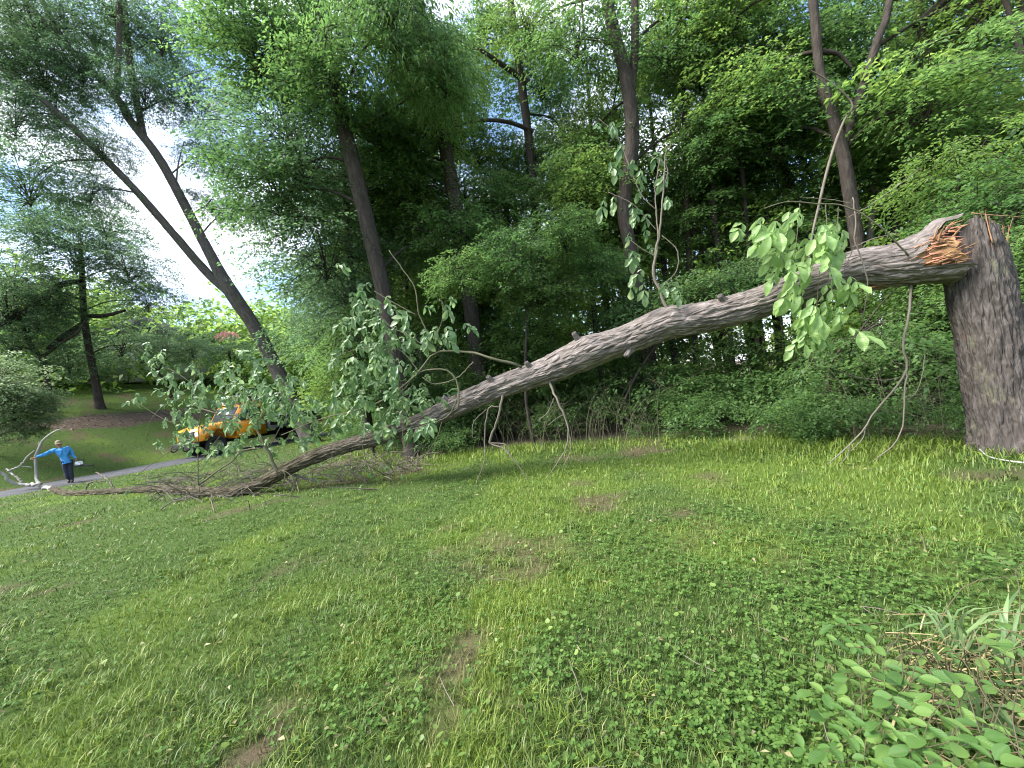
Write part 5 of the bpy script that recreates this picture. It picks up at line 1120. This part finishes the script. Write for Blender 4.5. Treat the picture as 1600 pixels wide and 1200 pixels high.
def wheel(x, y, r_=.49, w=.27):
    n = 28; th_ = np.linspace(0, 2 * PI, n, endpoint=False); prof = [(r_ * .58, -w / 2), (r_ * .93, -w / 2), (r_, -w / 3), (r_, w / 3), (r_ * .93, w / 2), (r_ * .58, w / 2)]
    V = np.array([(p[0] * math.cos(t_), p[1], p[0] * math.sin(t_)) for p in prof for t_ in th_]) + [x, y, r_]; k2 = len(prof)
    Q = [(j * n + i, j * n + (i + 1) % n, (j + 1) % k2 * n + (i + 1) % n, (j + 1) % k2 * n + i) for j in range(k2) for i in range(n)]
    wo_ = MB().add(V, Q).obj('wheel', M['tyre'], truck)
    sg = 1 if y > 0 else -1; mb = MB(); m_ = 20; t2 = np.linspace(0, 2 * PI, m_, endpoint=False); V = np.vstack([[(rr * math.cos(t_), sg * yy, rr * math.sin(t_)) for t_ in t2] for rr, yy in ((r_ * .59, w * .42), (r_ * .50, w * .25), (r_ * .2, w * .36), (.02, w * .38))]) + [x, y, r_]
    mb.add(V, [(j * m_ + i, j * m_ + (i + 1) % m_, (j + 1) * m_ + (i + 1) % m_, (j + 1) * m_ + i) for j in range(3) for i in range(m_)]).obj('rim', M['rim'], wo_)
for x_, y_ in ((2.72, .93), (2.72, -.93), (-2.2, .95), (-2.2, -.95)): wheel(x_, y_)
MB().prism([(-3.7, .95), (-3.7, 1.75), (-.15, 1.75), (-.15, .95), (-1.55, .95)] + arch(-2.2, .95, .62) + [(-2.9, .95)], -1.12, 1.12).obj('service_body', M['steel'], truck, smooth=False)
for k_ in range(3):
    for s_ in (-1, 1):
        lk = MB().box((-.62 - k_ * 1.12, s_ * 1.13, 1.40 + (.12 if k_ == 1 else 0)), (.95, .03, .55 if k_ != 1 else .28), bevel=.01).obj('locker_door', M['dark_steel'], truck, smooth=False)
        MB().box((-.62 - k_ * 1.12, s_ * 1.155, 1.45), (.14, .02, .04)).obj('latch', M['rim'], lk, smooth=False)
MB().tube([(-1.9, 0, 1.7), (-1.9, 0, 2.45)], [.24, .20], 14).box((-1.9, 0, 2.5), (.5, .42, .25), bevel=.04).obj('lift_turret', M['dark_steel'], truck)
MB().box((-.6, .12, 2.72), (3.2, .22, .24), bevel=.02).obj('lift_boom', M['steel'], truck)
MB().box((-1.2, -.16, 2.95), (4.6, .18, .20), bevel=.02).obj('lift_boom', M['steel'], truck)
MB().box((1.25, .1, 2.82), (.75, .62, .52), bevel=.08, taper=(1.12, 1.1)).obj('lift_bucket', M['white'], truck)
for y_ in (-.85, .85): MB().tube([(.1, y_, 2.6), (1.3, y_, 2.6)], [.028, .028], 7).obj('roof_rail', M['orange'], truck)
MB().box((.75, 0, 2.56), (.16, 1.2, .10), bevel=.03).obj('light_bar', M['lamp'], truck)
tr_ = thing('trailer', 'dark grey wheeled machine parked behind the orange truck', 'trailer', (-12.6, 31.6, .03), math.atan2(-5, -1.9))
MB().box((0, 0, 1.35), (2.2, 1.4, 1.2), bevel=.05).obj('body', M['dark_steel'], tr_)
MB().prism([(-1.1, .8), (-2.1, .7), (-2.3, 1.9), (-1.1, 1.7)], -.8, .8).obj('feed_hopper', M['dark_steel'], tr_, smooth=False)
MB().tube(resample([(.7, 0, 1.9), (.7, 0, 2.5), (1.1, 0, 2.75), (1.6, 0, 2.7)], 14), np.full(14, .17), 10).obj('chute', M['dark_steel'], tr_)
MB().box((1.8, 0, .55), (2.0, .14, .14), bevel=.02).obj('drawbar', M['black'], tr_)
MB().box((.2, .715, 1.5), (.6, .03, .4), bevel=.01).obj('panel', M['steel'], tr_)
for y_ in (-.85, .85):
    m_ = 22; t2 = np.linspace(0, 2 * PI, m_, endpoint=False); V = np.vstack([[(rr * math.cos(t_), yy, rr * math.sin(t_)) for t_ in t2] for rr, yy in ((.05, -.11), (.32, -.11), (.36, -.06), (.36, .06), (.32, .11), (.05, .11))]) + [0, y_, .36]
    MB().add(V, [(j * m_ + i, j * m_ + (i + 1) % m_, (j + 1) * m_ + (i + 1) % m_, (j + 1) * m_ + i) for j in range(5) for i in range(m_)]).obj('wheel', M['tyre'], tr_)

# ------------------------------------------------------------------ pale house on the hill, pink shrub
hx, hy = -36.0, 40.0; hz = h1(hx, hy)
house = thing('house', 'white house glimpsed through the trees at the top of the bank', 'house', (hx, hy, hz), math.radians(38))
M['siding'] = plain_mat('white siding', (.72, .72, .70), .6, var=.06, scale=3); M['shingle'] = plain_mat('grey roof shingle', (.12, .12, .125), .9, var=.3, scale=14, bump=.02)
MB().box((0, 0, 1.5), (10, 7, 3.6)).obj('wall', M['siding'], house, smooth=False)
ro = MB().prism([(-5.4, 3.28), (0, 5.6), (5.4, 3.28), (5.4, 3.45), (0, 5.8), (-5.4, 3.45)], -3.9, 3.9).obj('roof', M['shingle'], house, smooth=False)
MB().prism([(-4.9, 3.3), (0, 5.55), (4.9, 3.3)], -3.48, 3.48).obj('gable', M['siding'], house, smooth=False)
for x_ in (-3, 0, 3):
    wf = MB().box((x_, -3.53, 1.9), (1.2, .10, 1.5), bevel=.02).obj('window', M['white'], house)
    MB().box((x_, -3.59, 1.9), (1.0, .03, 1.3)).obj('pane', M['glass'], wf, smooth=False); MB().box((x_, -3.62, 1.9), (.05, .03, 1.3)).obj('mullion', M['white'], wf, smooth=False)
q = P(357, 548, 33); g_ = h1(q[0], q[1]); rz_ = thing('flowering_shrub', 'shrub with pink blossom showing behind the leaning trunk', 'shrub', (q[0], q[1], g_))
top = q[2] - g_
MB().tube(resample([(0, 0, -.1), (.1, 0, top * .5), (0, .1, top)], 8), np.linspace(.09, .03, 8), 7, False).obj('trunk', M['bark_wood'], rz_)
link('crown', MASS['cool'][1], rz_, (0, 0, top), None, .75)
fm = spray_mass(888, (.75, .75, .25), 14, 16, .13, .11, La=.3, Lb=.25, slope=.1, tilt=.6, twigs=False); c_ = P(357, 522, 31.6) - np.array([q[0], q[1], g_])
fm.V = [v + c_ for v in fm.V]; fm.obj('blossom', [M['pink']], rz_)

# ------------------------------------------------------------------ the man
feet = G(109, 755); v = nrm(np.array([feet[0], feet[1], 0])); E3 = -v; E1 = np.array([v[1], -v[0], 0]); FT = np.array([feet[0], feet[1], max(0.03, feet[2])])
man = thing('person', 'man in a blue long-sleeved shirt and cap leaning on an upright limb', 'person', FT)
def W3(p): return p[0] * E1 + p[1] * E3 + np.array([0, 0, p[2]])       # image-right, towards viewer, up
def skin(name, chains, mat, parent, sub=2, root=0):
    """joint chains [(point, radius), ...] grown into one smooth skin; shared joints join"""
    V = []; Rr = []; Ed = []; ix = {}
    for ch in chains:
        last = None
        for p, rad in ch:
            key = tuple(round(c, 3) for c in p)
            if key not in ix: ix[key] = len(V); V.append(W3(p)); Rr.append(rad)
            if last is not None and (last, ix[key]) not in Ed: Ed.append((last, ix[key]))
            last = ix[key]
    me = bpy.data.meshes.new(name); me.from_pydata([tuple(v_) for v_ in V], Ed, []); me.materials.append(mat)
    o = link(name, me, parent); md_ = o.modifiers.new('skin', 'SKIN'); md_.use_smooth_shade = True
    sv = me.skin_vertices[0].data if me.skin_vertices else None
    if sv is None:
        bpy.context.view_layer.objects.active = o; sv = me.skin_vertices[0].data
    for i, rad in enumerate(Rr): sv[i].radius = rad if isinstance(rad, tuple) else (rad, rad); sv[i].use_root = i == root
    sb = o.modifiers.new('sub', 'SUBSURF'); sb.levels = sub; sb.render_levels = sub
    dg = bpy.context.evaluated_depsgraph_get(); ev = bpy.data.meshes.new_from_object(o.evaluated_get(dg)); o.modifiers.clear(); o.data = ev; ev.name = name
    ev.materials.clear(); ev.materials.append(mat)
    for p_ in ev.polygons: p_.use_smooth = True
    return o
def crease(o, amp, sc):
    """cloth folds"""
    me = o.data; n_ = len(me.vertices); co = np.empty(n_ * 3, np.float32); me.vertices.foreach_get('co', co); co = co.reshape(-1, 3); nn = np.empty(n_ * 3, np.float32); me.vertices.foreach_get('normal', nn); nn = nn.reshape(-1, 3)
    d = (1 - np.abs(2 * vn(co[:, 0] * sc, co[:, 1] * sc, co[:, 2] * sc * .8, 5) - 1) - .5) * amp; me.vertices.foreach_set('co', (co + nn * d[:, None]).astype(np.float32).ravel()); me.update()
M['skin'] = plain_mat('skin', (.36, .19, .12), .55, var=.1, scale=20); M['shirt'] = plain_mat('blue shirt cloth', (.055, .27, .62), .85, var=.18, scale=14, bump=.01); M['jeans'] = plain_mat('dark navy trousers', (.022, .027, .045), .9, var=.3, scale=16, bump=.01)
M['cap'] = plain_mat('tan camouflage cap', (.21, .19, .11), .85, var=.6, scale=24); M['boot'] = plain_mat('dark boot leather', (.022, .018, .016), .7, var=.3); M['eye'] = plain_mat('dark eye', (.02, .015, .012), .3)
hip = (-.02, 0, .90); ch = (-.10, .02, 1.22); nk = (-.15, .03, 1.44); hd = (-.17, .06, 1.56)
shR = (-.30, .02, 1.36); elR = (-.56, .10, 1.24); wrR = (-.80, .16, 1.17)          # arm out to the limb
shL = (.06, .02, 1.37); elL = (.17, .0, 1.10); wrL = (.24, .10, .86)
shirt_o = skin('shirt', [[((-.01, 0, .80), (.175, .125)), ((-.03, 0, .92), (.17, .125)), ((-.07, .01, 1.08), (.18, .13)), (ch, (.19, .13)), ((-.13, .02, 1.36), (.14, .105)), (nk, .065)],
               [(ch, (.19, .13)), (shR, .082), (elR, .056), ((-.76, .15, 1.185), .042)], [(ch, (.19, .13)), (shL, .084), (elL, .058), ((.225, .08, .90), .043)]], M['shirt'], man, 3, 1); crease(shirt_o, .035, 11)
jeans_o = skin('trousers', [[(hip, (.155, .12)), ((-.09, .01, .82), .095), ((-.06, .05, .50), .072), ((-.02, .02, .12), .058)], [(hip, (.155, .12)), ((.07, .0, .82), .097), ((.06, .07, .48), .072), ((.07, .06, .12), .06)]], M['jeans'], man, 3); crease(jeans_o, .025, 12)
finger = lambda b_, d_, l_: [(b_, .011), (tuple(b_[i] + d_[i] * l_ * .5 for i in range(3)), .010), (tuple(b_[i] + d_[i] * l_ * .5 + (0, -.02, -.012)[i] for i in range(3)), .008)]
bod = [[((-.14, .025, 1.38), .055), (nk, .055), ((-.16, .045, 1.49), .062), ((-.17, .055, 1.55), (.076, .09)), ((-.175, .05, 1.62), (.078, .092)), ((-.178, .045, 1.67), (.055, .06))]]
body = skin('body', bod, M['skin'], man)
MB().tube([W3((-.185, .150, 1.565)), W3((-.185, .168, 1.54)), W3((-.183, .155, 1.53))], [.010, .015, .011], 7).obj('nose', M['skin'], body)
for dx in (-.033, .028): MB().tube([W3((-.18 + dx, .135, 1.578)), W3((-.18 + dx, .142, 1.578))], [.011, .009], 7).obj('eye', M['eye'], body)
for dx in (-.080, .082): MB().tube([W3((-.172 + dx, .05, 1.59)), W3((-.172 + dx * 1.1, .045, 1.565)), W3((-.172 + dx, .05, 1.535))], [.012, .017, .010], 7).obj('ear', M['skin'], body)
MB().tube([W3((-.205, .146, 1.503)), W3((-.165, .147, 1.503))], [.007, .007], 6).obj('mouth', plain_mat('lips', (.24, .10, .08), .5), body)
def hand(w, d, side, curl):
    d = np.array(d) / np.linalg.norm(d); s_ = np.array(side); c_ = np.array(curl); w = np.array(w); T_ = lambda q: tuple(q)
    palm = w + d * .05; ch_ = [[(T_(w - d * .05), .030), (T_(w), .026), (T_(palm), (.036, .022))]]
    for i, (o_, l_) in enumerate(((-.033, .062), (-.011, .075), (.011, .070), (.032, .054))):
        b_ = palm + s_ * o_ + d * .030; ch_.append([(T_(palm), (.036, .022)), (T_(b_), .0105), (T_(b_ + d * l_ * .5 + c_ * .014), .0095), (T_(b_ + d * l_ * .62 + c_ * .045), .008)])
    tb = w + d * .022 - s_ * .034; ch_.append([(T_(w), .026), (T_(tb), .012), (T_(tb + d * .028 - s_ * .018 + c_ * .018), .010), (T_(tb + d * .050 - s_ * .012 + c_ * .036), .008)])
    return skin('hand', ch_, M['skin'], man, 1)
hand(wrR, (-.9, .25, -.2), (.15, 0, .98), (0, -.8, 0)); hand(wrL, (.15, .25, -.95), (.1, -.99, 0), (-.9, 0, 0))
# cap: crown and peak
mb = MB(); n = 16; t2 = np.linspace(0, 2 * PI, n, endpoint=False); V = [W3((-.177 + rr * .088 * math.cos(t_), .048 + rr * .104 * math.sin(t_), 1.612 + zz)) for rr, zz in ((1.06, -.012), (1.07, .03), (.98, .07), (.7, .10), (.3, .115), (.02, .118)) for t_ in t2]
mb.add(V, [(j * n + i, j * n + (i + 1) % n, (j + 1) * n + (i + 1) % n, (j + 1) * n + i) for j in range(5) for i in range(n)])
pk = [W3((-.177 + .088 * math.cos(t_) * f_, .05 + .104 * math.sin(t_) * f_ + .07 * (f_ > 1.2) * math.sin(t_), 1.612 - .02 * (f_ > 1.2) + dz)) for dz in (0, .008) for f_ in (1.0, 1.35) for t_ in np.linspace(.35, PI - .35, 9)]
Q = [(b0 + i, b0 + i + 1, b0 + 9 + i + 1, b0 + 9 + i) for b0 in (0, 18) for i in range(8)] + [(9 + i, 10 + i, 28 + i, 27 + i) for i in range(8)]
mb.add(pk, Q).obj('cap', M['cap'], man)
for fx, fy in ((-.02, .02), (.07, .06)):
    skin('boot', [[((fx, fy - .05, .05), .05), ((fx, fy, .06), .055), ((fx, fy + .09, .045), .05), ((fx, fy + .19, .035), .04)], [((fx, fy, .06), .055), ((fx, fy, .16), .052)]], M['boot'], man, 1, 1)
tool = thing('power_tool', 'small pale and black power tool held low at the man\'s side', 'tool', FT + W3((.30, .14, .70)))
MB().box((0, 0, 0), (.24, .20, .17), bevel=.04, taper=(.8, .8)).obj('housing', M['white'], tool)
MB().box((0, 0, -.10), (.25, .21, .07), bevel=.02).obj('base', M['black'], tool)
MB().tube(resample([(-.1, -.1, .03), (-.1, -.1, .14), (0, 0, .155), (.1, .1, .14), (.1, .1, .03)], 14), np.full(14, .013), 7).obj('handle', M['black'], tool)
q = E1 * .42 + E3 * .06 + np.array([0, 0, -.16]); MB().box((0, 0, -.03), (.02, .02, .02)).tube([(0, 0, -.05), tuple(q * .5 + np.array([0, 0, -.06])), tuple(q)], [.035, .035, .02], 8).obj('guide_bar', M['dark_steel'], tool)
